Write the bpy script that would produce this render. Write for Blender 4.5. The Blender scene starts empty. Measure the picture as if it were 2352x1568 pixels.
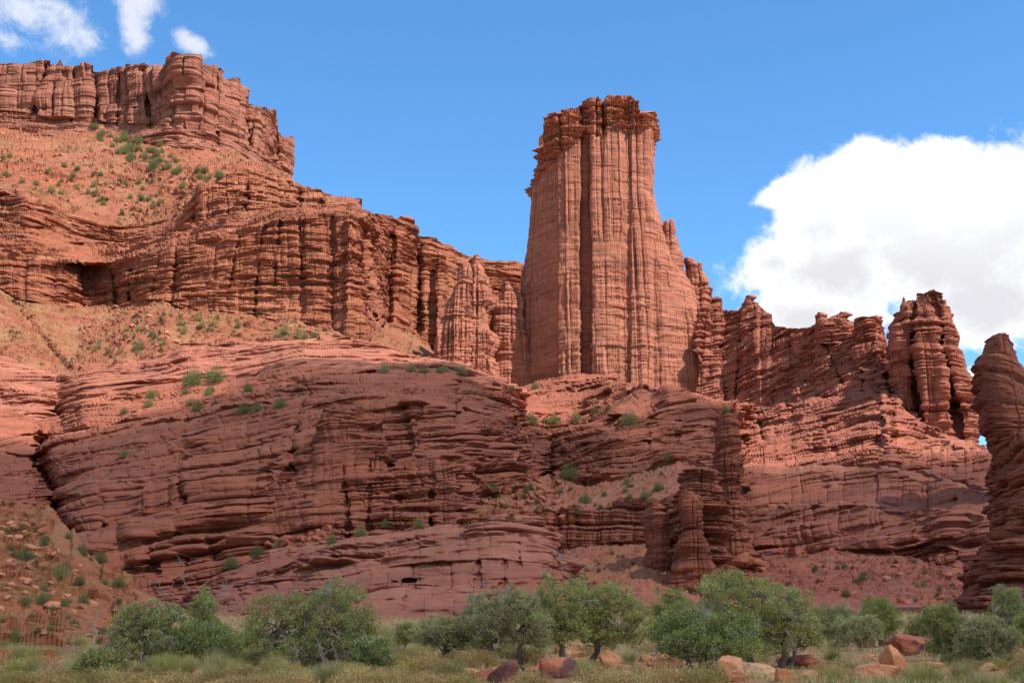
import bpy, math, random
import numpy as np
from mathutils import Vector

# ------------------------------------------------------------------ camera, world, sun
sc = bpy.context.scene
C = sc.collection
R = math.radians
F = 2940.0; CX = 1176.0; CY = 784.0          # focal length and centre in units of a 2352 px wide picture
PITCH = R(12.46); CAMZ = 1.6
cam = bpy.data.objects.new('camera', bpy.data.cameras.new('camera'))
C.objects.link(cam); sc.camera = cam
cam.location = (0, 0, CAMZ); cam.rotation_euler = (R(90) + PITCH, 0, 0)
cam.data.sensor_width = 36; cam.data.lens = 36 * F / 2352.0
cam.data.clip_start = 0.5; cam.data.clip_end = 30000

SUN_EL = R(52); SUN_AZ = R(122)              # azimuth clockwise from +Y (the view direction): sun to the right, a little behind
sd = Vector((math.sin(SUN_AZ) * math.cos(SUN_EL), math.cos(SUN_AZ) * math.cos(SUN_EL), math.sin(SUN_EL)))
sun = bpy.data.objects.new('sun', bpy.data.lights.new('sun', 'SUN'))
C.objects.link(sun); sun.data.energy = 4.95; sun.data.angle = R(0.5); sun.data.color = (1.0, 0.95, 0.88)
sun.rotation_euler = sd.to_track_quat('Z', 'Y').to_euler(); sun.location = (0, 0, 3000)

sc.view_settings.view_transform = 'Standard'; sc.view_settings.look = 'None'
sc.view_settings.exposure = 0.72; sc.view_settings.gamma = 1.0

class NT:
    """small helper for node trees"""
    def __init__(s, tree): s.t = tree; s.n = tree.nodes; s.l = tree.links
    def new(s, kind, **kw):
        n = s.n.new(kind)
        for k, v in kw.items():
            if k in n.inputs.keys() if isinstance(k, str) else False: n.inputs[k].default_value = v
            else: setattr(n, k, v)
        return n
    def _set(s, sock, v):
        if isinstance(v, bpy.types.NodeSocket): s.l.new(v, sock)
        elif v is not None:
            if sock.type == 'RGBA' and len(v) == 3: v = (*v, 1)
            sock.default_value = v
    def math(s, op, a, b=None, clamp=False):
        n = s.n.new('ShaderNodeMath'); n.operation = op; n.use_clamp = clamp
        s._set(n.inputs[0], a)
        if b is not None: s._set(n.inputs[1], b)
        return n.outputs[0]
    def vmath(s, op, a, b=None):
        n = s.n.new('ShaderNodeVectorMath'); n.operation = op
        s._set(n.inputs[0], a)
        if b is not None: s._set(n.inputs[1], b)
        return n.outputs['Value'] if op in ('DOT_PRODUCT', 'LENGTH') else n.outputs[0]
    def mix(s, fac, a, b, mode='MIX'):
        n = s.n.new('ShaderNodeMix'); n.data_type = 'RGBA'; n.blend_type = mode
        s._set(n.inputs[0], fac); s._set(n.inputs[6], a); s._set(n.inputs[7], b)
        return n.outputs[2]
    def noise(s, vec, scale, detail=4, rough=0.55, dist=0.0):
        n = s.n.new('ShaderNodeTexNoise'); s._set(n.inputs['Vector'], vec)
        n.inputs['Scale'].default_value = scale; n.inputs['Detail'].default_value = detail
        n.inputs['Roughness'].default_value = rough; n.inputs['Distortion'].default_value = dist
        return n.outputs['Fac']
    def ramp(s, fac, lo, hi, a=0.0, b=1.0, smooth=True):
        n = s.n.new('ShaderNodeMapRange'); n.interpolation_type = 'SMOOTHSTEP' if smooth else 'LINEAR'
        s._set(n.inputs[0], fac); s._set(n.inputs[1], lo); s._set(n.inputs[2], hi); s._set(n.inputs[3], a); s._set(n.inputs[4], b)
        return n.outputs[0]

def dir_of(px, py):
    """unit world direction seen at a picture position"""
    x = (px - CX) / F; y = -(py - CY) / F
    v = Vector((x, math.cos(PITCH) - y * math.sin(PITCH), math.sin(PITCH) + y * math.cos(PITCH)))
    return v.normalized()

def build_world():
    w = bpy.data.worlds.new('World'); sc.world = w; w.use_nodes = True
    t = NT(w.node_tree); t.n.clear()
    out = t.n.new('ShaderNodeOutputWorld'); bg = t.n.new('ShaderNodeBackground')
    sky = t.n.new('ShaderNodeTexSky'); sky.sky_type = 'NISHITA'; sky.sun_disc = False
    sky.sun_elevation = SUN_EL; sky.sun_rotation = SUN_AZ; sky.altitude = 1500
    sky.air_density = 1.0; sky.dust_density = 0.6; sky.ozone_density = 2.6
    tc = t.n.new('ShaderNodeTexCoord'); g = tc.outputs['Generated']
    d = t.vmath('NORMALIZE', g)
    n1 = t.noise(d, 13.0, 8, 0.62, 0.0)
    n2 = t.noise(d, 45.0, 6, 0.65, 0.3)
    nn = t.math('ADD', t.math('MULTIPLY', n1, 0.6), t.math('MULTIPLY', n2, 0.4))
    # cumulus in directions round the horizon; lumps are ellipses on the sky dome broken up by noise
    def lump(px, py, rx, ry, rot=0.0):
        c = dir_of(px, py)
        right = Vector((c.y, -c.x, 0)).normalized(); up = right.cross(c)
        a, b = math.cos(rot), math.sin(rot)
        r2 = right * a + up * b; u2 = up * a - right * b
        u = t.math('DIVIDE', t.vmath('DOT_PRODUCT', d, tuple(r2)), rx / F)
        v = t.math('DIVIDE', t.vmath('DOT_PRODUCT', d, tuple(u2)), ry / F)
        q = t.math('ADD', t.math('MULTIPLY', u, u), t.math('MULTIPLY', v, v))
        front = t.ramp(t.vmath('DOT_PRODUCT', d, tuple(c)), 0.3, 0.5)
        return t.math('MULTIPLY', t.math('SUBTRACT', 1.0, t.math('SQRT', q)), front), v
    def union(lst):
        o = lst[0]
        for k in lst[1:]: o = t.math('MAXIMUM', o, k)
        return o
    # the big bright cumulus on the right
    big = [lump(2330, 530, 330, 200), lump(2050, 480, 190, 150), lump(1930, 620, 240, 95), lump(1840, 435, 110, 45, 0.2),
           lump(1850, 730, 150, 60), lump(2250, 700, 260, 90), lump(2500, 480, 400, 220), lump(2235, 900, 26, 60), lump(1990, 400, 170, 85), lump(2320, 420, 240, 110), lump(1870, 520, 110, 105), lump(2150, 600, 300, 160), lump(1950,740,150,40), lump(1780,600,90,60), lump(2150,370,120,60)]
    m = union([b[0] for b in big])
    f_big = t.math('ADD', m, t.math('MULTIPLY', t.math('SUBTRACT', nn, 0.5), 2.6))
    a_big = t.ramp(f_big, -0.08, 0.34)
    # the grey flat base of it
    base_v = big[0][1]
    sep = t.n.new('ShaderNodeSeparateXYZ'); t.l.new(d, sep.inputs[0])
    n3 = t.noise(d, 3.2, 4, 0.5)
    g1 = t.ramp(t.math('ADD', sep.outputs[2], t.math('MULTIPLY', t.math('SUBTRACT', n3, 0.5), 0.10)), 0.25, 0.345, 0.95, 0.0)
    g1b = t.ramp(t.math('ADD', f_big, t.math('MULTIPLY', t.math('SUBTRACT', t.noise(d, 5.0, 6, 0.55), 0.5), 0.35)), 0.1, 0.95)
    grey = t.math('MULTIPLY', t.math('MULTIPLY', g1, g1b), 0.7)
    ccol = t.mix(grey, (0.54, 0.545, 0.56), (0.30, 0.297, 0.32))
    # thin wispy clouds upper left, and more of the same outside the frame
    wis = [lump(70, 30, 190, 90, 0.0), lump(185, 75, 75, 75, -0.5), lump(305, 60, 44, 95, 0.3), lump(447, 104, 52, 30, -0.5),
           lump(325, 0, 50, 50), lump(-250, 40, 260, 120),lump(20,90,70,45)]
    mw = union([b[0] for b in wis])
    f_w = t.math('ADD', mw, t.math('MULTIPLY', t.math('SUBTRACT', nn, 0.5), 5.0))
    a_w = t.math('MULTIPLY', t.ramp(f_w, 0.05, 1.0), 0.95)
    # other cumulus around the rest of the sky
    n4 = t.noise(d, 2.6, 7, 0.6)
    el = sep.outputs[2]
    behind = t.ramp(t.vmath('DOT_PRODUCT', d, (0, 1, 0)), 0.15, 0.45, 1.0, 0.0)
    a_o = t.math('MULTIPLY', t.math('MULTIPLY', t.ramp(n4, 0.48, 0.58), behind), t.ramp(el, 0.02, 0.15))
    skyc = t.mix(1.0, sky.outputs[0], (0.60, 1.00, 1.20), 'MULTIPLY')
    S = 0.13
    k1 = t.mix(a_o, skyc, (3.4, 3.4, 3.4))
    k2 = t.mix(a_w, k1, (3.9, 4.1, 4.7))
    cs = t.mix(1.0, ccol, (10.0, 10.0, 10.0), 'MULTIPLY')
    k3 = t.mix(a_big, k2, cs)
    t.l.new(k3, bg.inputs[0]); bg.inputs[1].default_value = S
    t.l.new(bg.outputs[0], out.inputs[0])
build_world()

# ------------------------------------------------------------------ noise
def _h(a):
    a = a.astype(np.uint32)
    a ^= a >> np.uint32(16); a *= np.uint32(0x7feb352d); a ^= a >> np.uint32(15); a *= np.uint32(0x846ca68b); a ^= a >> np.uint32(16)
    return a.astype(np.float32) / np.float32(4294967296.0)
def h1(i, seed=0): return _h(np.asarray(i).astype(np.int64) * 374761393 + seed * 668265263 & 0xffffffff)
def h2(i, j, seed=0): return _h((np.asarray(i).astype(np.int64) * 374761393 + np.asarray(j).astype(np.int64) * 2246822519 + seed * 668265263) & 0xffffffff)
def h3(i, j, k, seed=0): return _h((i * 374761393 + j * 2246822519 + k * 3266489917 + seed * 668265263) & 0xffffffff)
def vn1(x, seed=0):
    i = np.floor(x); f = x - i; f = f * f * (3 - 2 * f)
    return h1(i, seed) * (1 - f) + h1(i + 1, seed) * f
def vn2(x, y, seed=0):
    i = np.floor(x); j = np.floor(y); f = x - i; g = y - j
    f = f * f * (3 - 2 * f); g = g * g * (3 - 2 * g)
    return (h2(i, j, seed) * (1 - f) + h2(i + 1, j, seed) * f) * (1 - g) + (h2(i, j + 1, seed) * (1 - f) + h2(i + 1, j + 1, seed) * f) * g
def vn3(P, seed=0):
    I = np.floor(P).astype(np.int64); f = P - I; f = f * f * (3 - 2 * f)
    i, j, k = I[..., 0], I[..., 1], I[..., 2]; a, b, c = f[..., 0], f[..., 1], f[..., 2]
    def L(dj, dk): return h3(i, j + dj, k + dk, seed) * (1 - a) + h3(i + 1, j + dj, k + dk, seed) * a
    return (L(0, 0) * (1 - b) + L(1, 0) * b) * (1 - c) + (L(0, 1) * (1 - b) + L(1, 1) * b) * c
def fbm3(P, octv=4, seed=0, gain=0.5):
    o = 0; a = 1; t = 0
    for k in range(octv):
        o = o + a * (vn3(P * (2.03 ** k), seed + k * 31) - 0.5); t += a; a *= gain
    return o / t * 2
def fbm2(x, y, octv=4, seed=0, gain=0.5):
    o = 0; a = 1; t = 0
    for k in range(octv):
        o = o + a * (vn2(x * 2.03 ** k, y * 2.03 ** k, seed + k * 31) - 0.5); t += a; a *= gain
    return o / t * 2
def cells(c, seed=0, jit=0.8):
    """irregular 1-d cells: index, 0..1 position inside, width"""
    i = np.floor(c)
    b0 = i + jit * (h1(i, seed) - 0.5)
    low = c < b0
    i = np.where(low, i - 1, i)
    b1 = i + 1 + jit * (h1(i + 1, seed) - 0.5)
    hi = c >= b1
    i = np.where(hi, i + 1, i)
    b0 = i + jit * (h1(i, seed) - 0.5); b1 = i + 1 + jit * (h1(i + 1, seed) - 0.5)
    w = np.maximum(b1 - b0, 1e-3)
    return i, np.clip((c - b0) / w, 0, 1), w

def rock(P, s, th=6.0, sa=1.5, bw=12.0, ba=1.0, cw=30.0, ca=0.0, na=1.0, ns=12.0, dip=0.0, seed=0, soft=3.0, warp=1.0, lens=0.6, ck=0.6, mmin=0.10, pl=0.45, fine=1.0):
    """outward offset in metres for bedded, jointed sandstone at points P (…,3) with lateral coordinate s"""
    z = P[..., 2]
    zz = z + dip * s + warp * th * 1.1 * (vn2(s / (th * 16), z / (th * 7), seed + 5) - 0.5) * 2 + warp * th * 0.22 * (vn2(s / (th * 4.5), z / (th * 3), seed + 6) - 0.5) * 2
    d = 0
    mass = np.clip(0.12 + 2.1 * (vn3(P / np.array([th * 9, th * 9, th * 5]), seed + 71) * 0.6 + 0.4 * vn3(P / np.array([th * 3.5, th * 3.5, th * 2.5]), seed + 72) - 0.28), mmin, 1.25)   # massive rock here, thin beds there
    for k, (sc_, w) in enumerate(((2.3, 1.0), (0.9, 0.75), (0.38, 0.42))):
        u_ = th * sc_
        idx, f, wd = cells(zz / u_, seed + 11 * k)
        lat = vn2(s / (th * (7, 5, 3)[k]), idx * 7.0, seed + 17 + k)
        lat2 = vn2(s / (th * (4, 3, 2)[k]), idx * 5.0 + 0.37, seed + 19 + k)
        a = h1(idx, seed + 3 + k) - 0.5
        n0 = h1(idx, seed + 8 + k) ** 2.2 * 2.4; n1 = h1(idx + 1, seed + 8 + k) ** 2.2 * 2.4
        nw = 0.08 * u_ + 0.10
        notch = (n1 * np.exp(-((1 - f) * wd * u_) / nw) * 0.5 + n0 * np.exp(-(f * wd * u_) / nw)) * np.clip(lat2 * 2.2 - 0.35, 0.05, 1.3)
        pil = (1 - np.abs(2 * f - 1) ** soft) * pl + 0.25 * f
        m_ = mass if k else 0.45 + 0.55 * mass
        if k == 2: w = w * fine
        d = d + sa * w * m_ * (1.15 * a + pil * (0.3 + lat) + 1.1 * lens * (lat - 0.5) - 1.15 * notch)
        if ba > 0 and k < 2:
            bs_ = bw * (1 if k == 0 else 0.45)
            bi, bf, bwd = cells(s / bs_ + h1(idx, seed + 21) * 17.0, seed + 29 + k)
            rb = h2(bi, idx, seed + 31 + k) - 0.5
            tl = h2(bi, idx, seed + 33 + k) - 0.5
            j0 = h2(bi, idx, seed + 37) ** 3 * 1.8; j1 = h2(bi + 1, idx, seed + 37) ** 3 * 1.8
            jw = 0.035 * bs_ + 0.12
            joint = j0 * np.exp(-bf * bwd * bs_ / jw) + j1 * np.exp(-(1 - bf) * bwd * bs_ / jw)
            d = d + ba * (1 if k == 0 else 0.55) * (0.9 * rb + 0.9 * tl * (bf - 0.5) - 0.8 * joint) * (0.35 + 0.65 * mass)
    if ck > 0:      # short broken ledges and chunks
        q = fbm3(np.stack([P[..., 0], P[..., 1], zz * 6.5], -1) / (th * 4.2), 4, seed + 81, 0.55)
        d = d + ck * sa * np.tanh(7.0 * q) * (0.3 + 0.7 * mass)
    if ca > 0:
        ca = ca * np.clip(0.25 + 2.2 * (vn3(P / np.array([cw * 2.2, cw * 2.2, cw * 1.6]), seed + 45) - 0.3), 0.12, 1.15)
        ws = s + 0.03 * cw * fbm2(z / cw * 0.6, s / cw * 0.4, 3, seed + 41) * 2
        for sc_, w, sd_ in ((1.0, 1.0, 51), (0.41, 0.36, 53), (0.15, 0.10, 57)):
            ci, cf, cwd = cells(ws / (cw * sc_), seed + sd_, 0.9)
            r = h1(ci, seed + sd_ + 1) - 0.5; tl = h1(ci, seed + sd_ + 3) - 0.5
            live = 0.35 + 1.1 * vn2(ci * 3.0, z / (cw * sc_ * 6), seed + sd_ + 2)
            g0 = h1(ci, seed + sd_ + 4) ** 2 * 2.0; g1 = h1(ci + 1, seed + sd_ + 4) ** 2 * 2.0
            gw = 0.06 * cw * sc_ + 0.15
            crack = g0 * np.exp(-cf * cwd * cw * sc_ / gw) + g1 * np.exp(-(1 - cf) * cwd * cw * sc_ / gw)
            pr = (1 - np.abs(2 * cf - 1) ** 5)
            d = d + ca * w * (1.0 * r * (0.5 + live) + 1.1 * tl * (cf - 0.5) + (0.35 * pr - 0.75 * crack) * live)
    if na > 0:
        d = d + na * fbm3(P / ns, 4, seed + 61, 0.5)
    return d

# ------------------------------------------------------------------ mesh helpers
def pos(px, py, Y):
    """world point that lies at world depth Y in the direction of picture position (px, py)"""
    px = np.asarray(px, float); py = np.asarray(py, float); Y = np.asarray(Y, float)
    x = (px - CX) / F; y = -(py - CY) / F
    dy = math.cos(PITCH) - y * math.sin(PITCH); dz = math.sin(PITCH) + y * math.cos(PITCH)
    k = Y / dy
    return np.stack(np.broadcast_arrays(x * k, Y, CAMZ + dz * k), -1)
def project(P):
    d = np.asarray(P, float) - (0, 0, CAMZ)
    cz = d[..., 1] * math.cos(PITCH) + d[..., 2] * math.sin(PITCH)
    cy = -d[..., 1] * math.sin(PITCH) + d[..., 2] * math.cos(PITCH)
    return CX + F * d[..., 0] / cz, CY - F * cy / cz, cz

def mesh_np(name, V, Fq, mat=None, parent=None, smooth=False, attrs=None, Ft=None):
    me = bpy.data.meshes.new(name)
    V = np.ascontiguousarray(V, dtype=np.float32).reshape(-1, 3)
    Fq = np.asarray(Fq, dtype=np.int32).reshape(-1, 4) if Fq is not None and len(Fq) else np.zeros((0, 4), np.int32)
    Ft = np.asarray(Ft, dtype=np.int32).reshape(-1, 3) if Ft is not None and len(Ft) else np.zeros((0, 3), np.int32)
    nl = Fq.size + Ft.size; nf = len(Fq) + len(Ft)
    me.vertices.add(len(V)); me.vertices.foreach_set('co', V.ravel())
    me.loops.add(nl); me.loops.foreach_set('vertex_index', np.concatenate([Fq.ravel(), Ft.ravel()]))
    me.polygons.add(nf)
    st = np.concatenate([np.arange(len(Fq)) * 4, Fq.size + np.arange(len(Ft)) * 3]).astype(np.int32)
    me.polygons.foreach_set('loop_start', st)
    me.update(calc_edges=True)
    me.polygons.foreach_set('use_smooth', np.full(nf, bool(smooth)))
    for k, v in (attrs or {}).items():
        a = me.attributes.new(k, 'FLOAT', 'POINT'); a.data.foreach_set('value', np.asarray(v, np.float32).ravel())
    me.validate()
    o = bpy.data.objects.new(name, me); C.objects.link(o)
    if mat: me.materials.append(mat)
    if parent: o.parent = parent
    return o
def grid_faces(nr, nc, wrap=False, base=0):
    i = np.arange(nr - 1)[:, None]; j = np.arange(nc if wrap else nc - 1)[None, :]
    j2 = (j + 1) % nc
    a = i * nc + j; b = i * nc + j2; c = (i + 1) * nc + j2; d = (i + 1) * nc + j
    return (np.stack([d, c, b, a], -1) + base).reshape(-1, 4)
def tag(o, label=None, cat=None, group=None, kind=None):
    if label: o['label'] = label
    if cat: o['category'] = cat
    if group: o['group'] = group
    if kind: o['kind'] = kind
    return o
def empty(name, loc):
    o = bpy.data.objects.new(name, None); C.objects.link(o); o.location = loc; return o

# ------------------------------------------------------------------ materials
def rock_mat(name, base, alt, pale, varnish=(0.10, 0.062, 0.060), scale=1.0, var=0.3, pal=0.35, streak=0.3, soil=(0.43, 0.155, 0.075), grass=0.0, dust=0.35, band=1.0, bump=0.6):
    m = bpy.data.materials.new(name); m.use_nodes = True
    base, alt, pale, soil = [tuple(c * 0.89 for c in q) for q in (base, alt, pale, soil)]
    t = NT(m.node_tree); bs = t.n['Principled BSDF']
    geo = t.n.new('ShaderNodeNewGeometry'); P = geo.outputs['Position']
    sepn = t.n.new('ShaderNodeSeparateXYZ'); t.l.new(geo.outputs['Normal'], sepn.inputs[0])
    big = t.noise(P, 0.02 / scale, 4, 0.55)
    # bedding: coordinates squashed so the noise makes level beds
    mp = t.vmath('MULTIPLY', P, (0.012 / scale, 0.012 / scale, 0.22 / scale))
    beds = t.noise(mp, 1.0, 5, 0.6, 0.4)
    mp2 = t.vmath('MULTIPLY', P, (0.05 / scale, 0.05 / scale, 1.0 / scale))
    fine = t.noise(mp2, 1.0, 4, 0.6, 0.3)
    mps = t.vmath('MULTIPLY', P, (0.35 / scale, 0.35 / scale, 0.02 / scale))
    strk = t.noise(mps, 1.0, 4, 0.6, 0.2)
    col = t.mix(t.ramp(beds, 0.36, 0.64), base, alt)
    col = t.mix(t.math('MULTIPLY', t.ramp(fine, 0.52, 0.68), pal * band), col, pale)
    col = t.mix(t.math('MULTIPLY', t.ramp(big, 0.5, 0.68), pal * 0.8), col, pale)
    b3 = t.noise(t.vmath('MULTIPLY', P, (0.02 / scale, 0.02 / scale, 0.5 / scale)), 1.0, 3, 0.6, 0.6)
    col = t.mix(t.math('MULTIPLY', t.ramp(b3, 0.54, 0.62), 0.6), col, tuple(0.5 * x for x in (base[0] * .95, base[1] * 1.05, base[2] * 1.25)))
    b4 = t.noise(P, 0.045 / scale, 5, 0.65, 0.8)
    col = t.mix(t.math('MULTIPLY', t.ramp(b4, 0.52, 0.68), 0.45), col, tuple(0.62 * x for x in alt))
    patch = t.noise(P, 0.11 / scale, 5, 0.6, 0.5)
    vf = t.math('MULTIPLY', t.ramp(patch, 0.54, 0.66), t.ramp(t.noise(mp, 2.3, 3, 0.5), 0.45, 0.60))
    col = t.mix(t.math('MULTIPLY', vf, var), col, varnish)
    col = t.mix(t.math('MULTIPLY', t.ramp(strk, 0.55, 0.72), streak), col, tuple(c * 0.55 for c in base))
    tone = t.ramp(t.noise(P, 0.35 / scale, 6, 0.65), 0.3, 0.7, 0.80, 1.18, False)
    col = t.mix(1.0, col, t.vmath('MULTIPLY', (1, 1, 1), t.combine(tone)) if False else t_rgb(t, tone), 'MULTIPLY')
    # orange dust lies on level ledges
    up = t.ramp(sepn.outputs[2], 0.62, 0.9)
    col = t.mix(t.math('MULTIPLY', up, dust), col, soil)
    # loose soil and scree, where the mesh says so
    at = t.n.new('ShaderNodeAttribute'); at.attribute_name = 'soil'
    sn = t.noise(P, 0.25 / scale, 7, 0.68)
    sn2 = t.noise(P, 0.035 / scale, 4, 0.6)
    scol = t.mix(t.ramp(sn, 0.35, 0.65), tuple(c * 0.82 for c in soil), tuple(min(1, c * 1.18) for c in soil))
    scol = t.mix(t.math('MULTIPLY', t.ramp(sn2, 0.48, 0.62), 0.5), scol, tuple(0.6 * a + 0.4 * b for a, b in zip(base, (0.36, 0.14, 0.11))))
    st = t.ramp(t.noise(P, 1.1 / scale, 3, 0.5), 0.62, 0.68)
    scol = t.mix(t.math('MULTIPLY', st, 0.45), scol, (0.40, 0.21, 0.13))
    if grass > 0:
        gn = t.noise(P, 0.05 / scale, 5, 0.65)
        gf = t.noise(P, 0.55 / scale, 4, 0.7)
        gm = t.math('MULTIPLY', t.ramp(gn, 0.44, 0.59), t.ramp(gf, 0.45, 0.58))
        scol = t.mix(t.math('MULTIPLY', gm, grass), scol, (0.21, 0.18, 0.07))
    wsoil = t.ramp(t.math('ADD', at.outputs['Fac'], t.math('MULTIPLY', t.math('SUBTRACT', sn, 0.5), 0.6)), 0.4, 0.6)
    col = t.mix(wsoil, col, scol)
    t.l.new(col, bs.inputs['Base Color'])
    bs.inputs['Roughness'].default_value = 0.93
    bs.inputs['Specular IOR Level'].default_value = 0.15
    bn = t.math('ADD', t.math('MULTIPLY', t.noise(P, 0.9 / scale, 6, 0.7), 0.3), t.math('MULTIPLY', t.noise(t.vmath('MULTIPLY', P, (0.30 / scale, 0.30 / scale, 2.6 / scale)), 1.0, 5, 0.65), 0.7))
    bp = t.n.new('ShaderNodeBump'); t.l.new(bn, bp.inputs['Height'])
    bp.inputs['Strength'].default_value = bump; bp.inputs['Distance'].default_value = 1.1 * scale
    t.l.new(bp.outputs[0], bs.inputs['Normal'])
    return m
def t_rgb(t, v):
    n = t.n.new('ShaderNodeCombineColor')
    for k in range(3): t.l.new(v, n.inputs[k])
    return n.outputs[0]

M = {}
M['mesa'] = rock_mat('mesa_sandstone', (0.35, 0.135, 0.085), (0.28, 0.098, 0.064), (0.42, 0.23, 0.13), scale=3.0, var=0.45, pal=0.35, streak=0.35, soil=(0.36, 0.14, 0.075), grass=0.5)
M['moenkopi'] = rock_mat('orange_bedded_rock', (0.355, 0.120, 0.062), (0.26, 0.078, 0.043), (0.47, 0.225, 0.12), scale=1.9, var=0.6, pal=0.4, streak=0.25, soil=(0.255, 0.088, 0.047), grass=0.6)
M['tower'] = rock_mat('tower_sandstone', (0.44, 0.168, 0.102), (0.37, 0.130, 0.080), (0.54, 0.265, 0.165), scale=1.6, var=0.12, pal=0.25, streak=0.22, soil=(0.50, 0.21, 0.12), grass=0.2)
M['towercap'] = rock_mat('tower_cap_rock', (0.40, 0.145, 0.085), (0.32, 0.11, 0.07), (0.55, 0.28, 0.17), scale=1.3, var=0.8, pal=0.4, streak=0.2, soil=(0.45, 0.18, 0.10))
M['slick'] = rock_mat('pink_slickrock', (0.38, 0.138, 0.088), (0.29, 0.092, 0.060), (0.47, 0.215, 0.14), scale=1.1, var=0.25, pal=0.35, streak=0.12, soil=(0.38, 0.155, 0.09), grass=0.8)
M['dark'] = rock_mat('dark_red_sandstone', (0.33, 0.104, 0.056), (0.24, 0.070, 0.042), (0.42, 0.175, 0.105), scale=0.8, var=0.5, pal=0.3, streak=0.25, soil=(0.35, 0.125, 0.072), grass=0.6)
M['fin'] = rock_mat('red_fin_sandstone', (0.36, 0.122, 0.074), (0.28, 0.086, 0.054), (0.44, 0.195, 0.12), scale=1.0, var=0.3, pal=0.3, streak=0.25, soil=(0.37, 0.13, 0.078), grass=0.5)
M['talus'] = rock_mat('orange_scree', (0.38, 0.135, 0.075), (0.30, 0.10, 0.06), (0.50, 0.26, 0.14), scale=0.35, var=0.15, pal=0.3, streak=0.1, soil=(0.36, 0.125, 0.055), grass=0.75, bump=0.9)

# ------------------------------------------------------------------ lofted cliffs
DEPTH = []      # vertices of everything solid, for placing bushes on the rock
def line_at(line, px):
    L = np.array(line, float)
    return np.interp(px, L[:, 0], L[:, 1]), np.interp(px, L[:, 0], L[:, 2])

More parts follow.
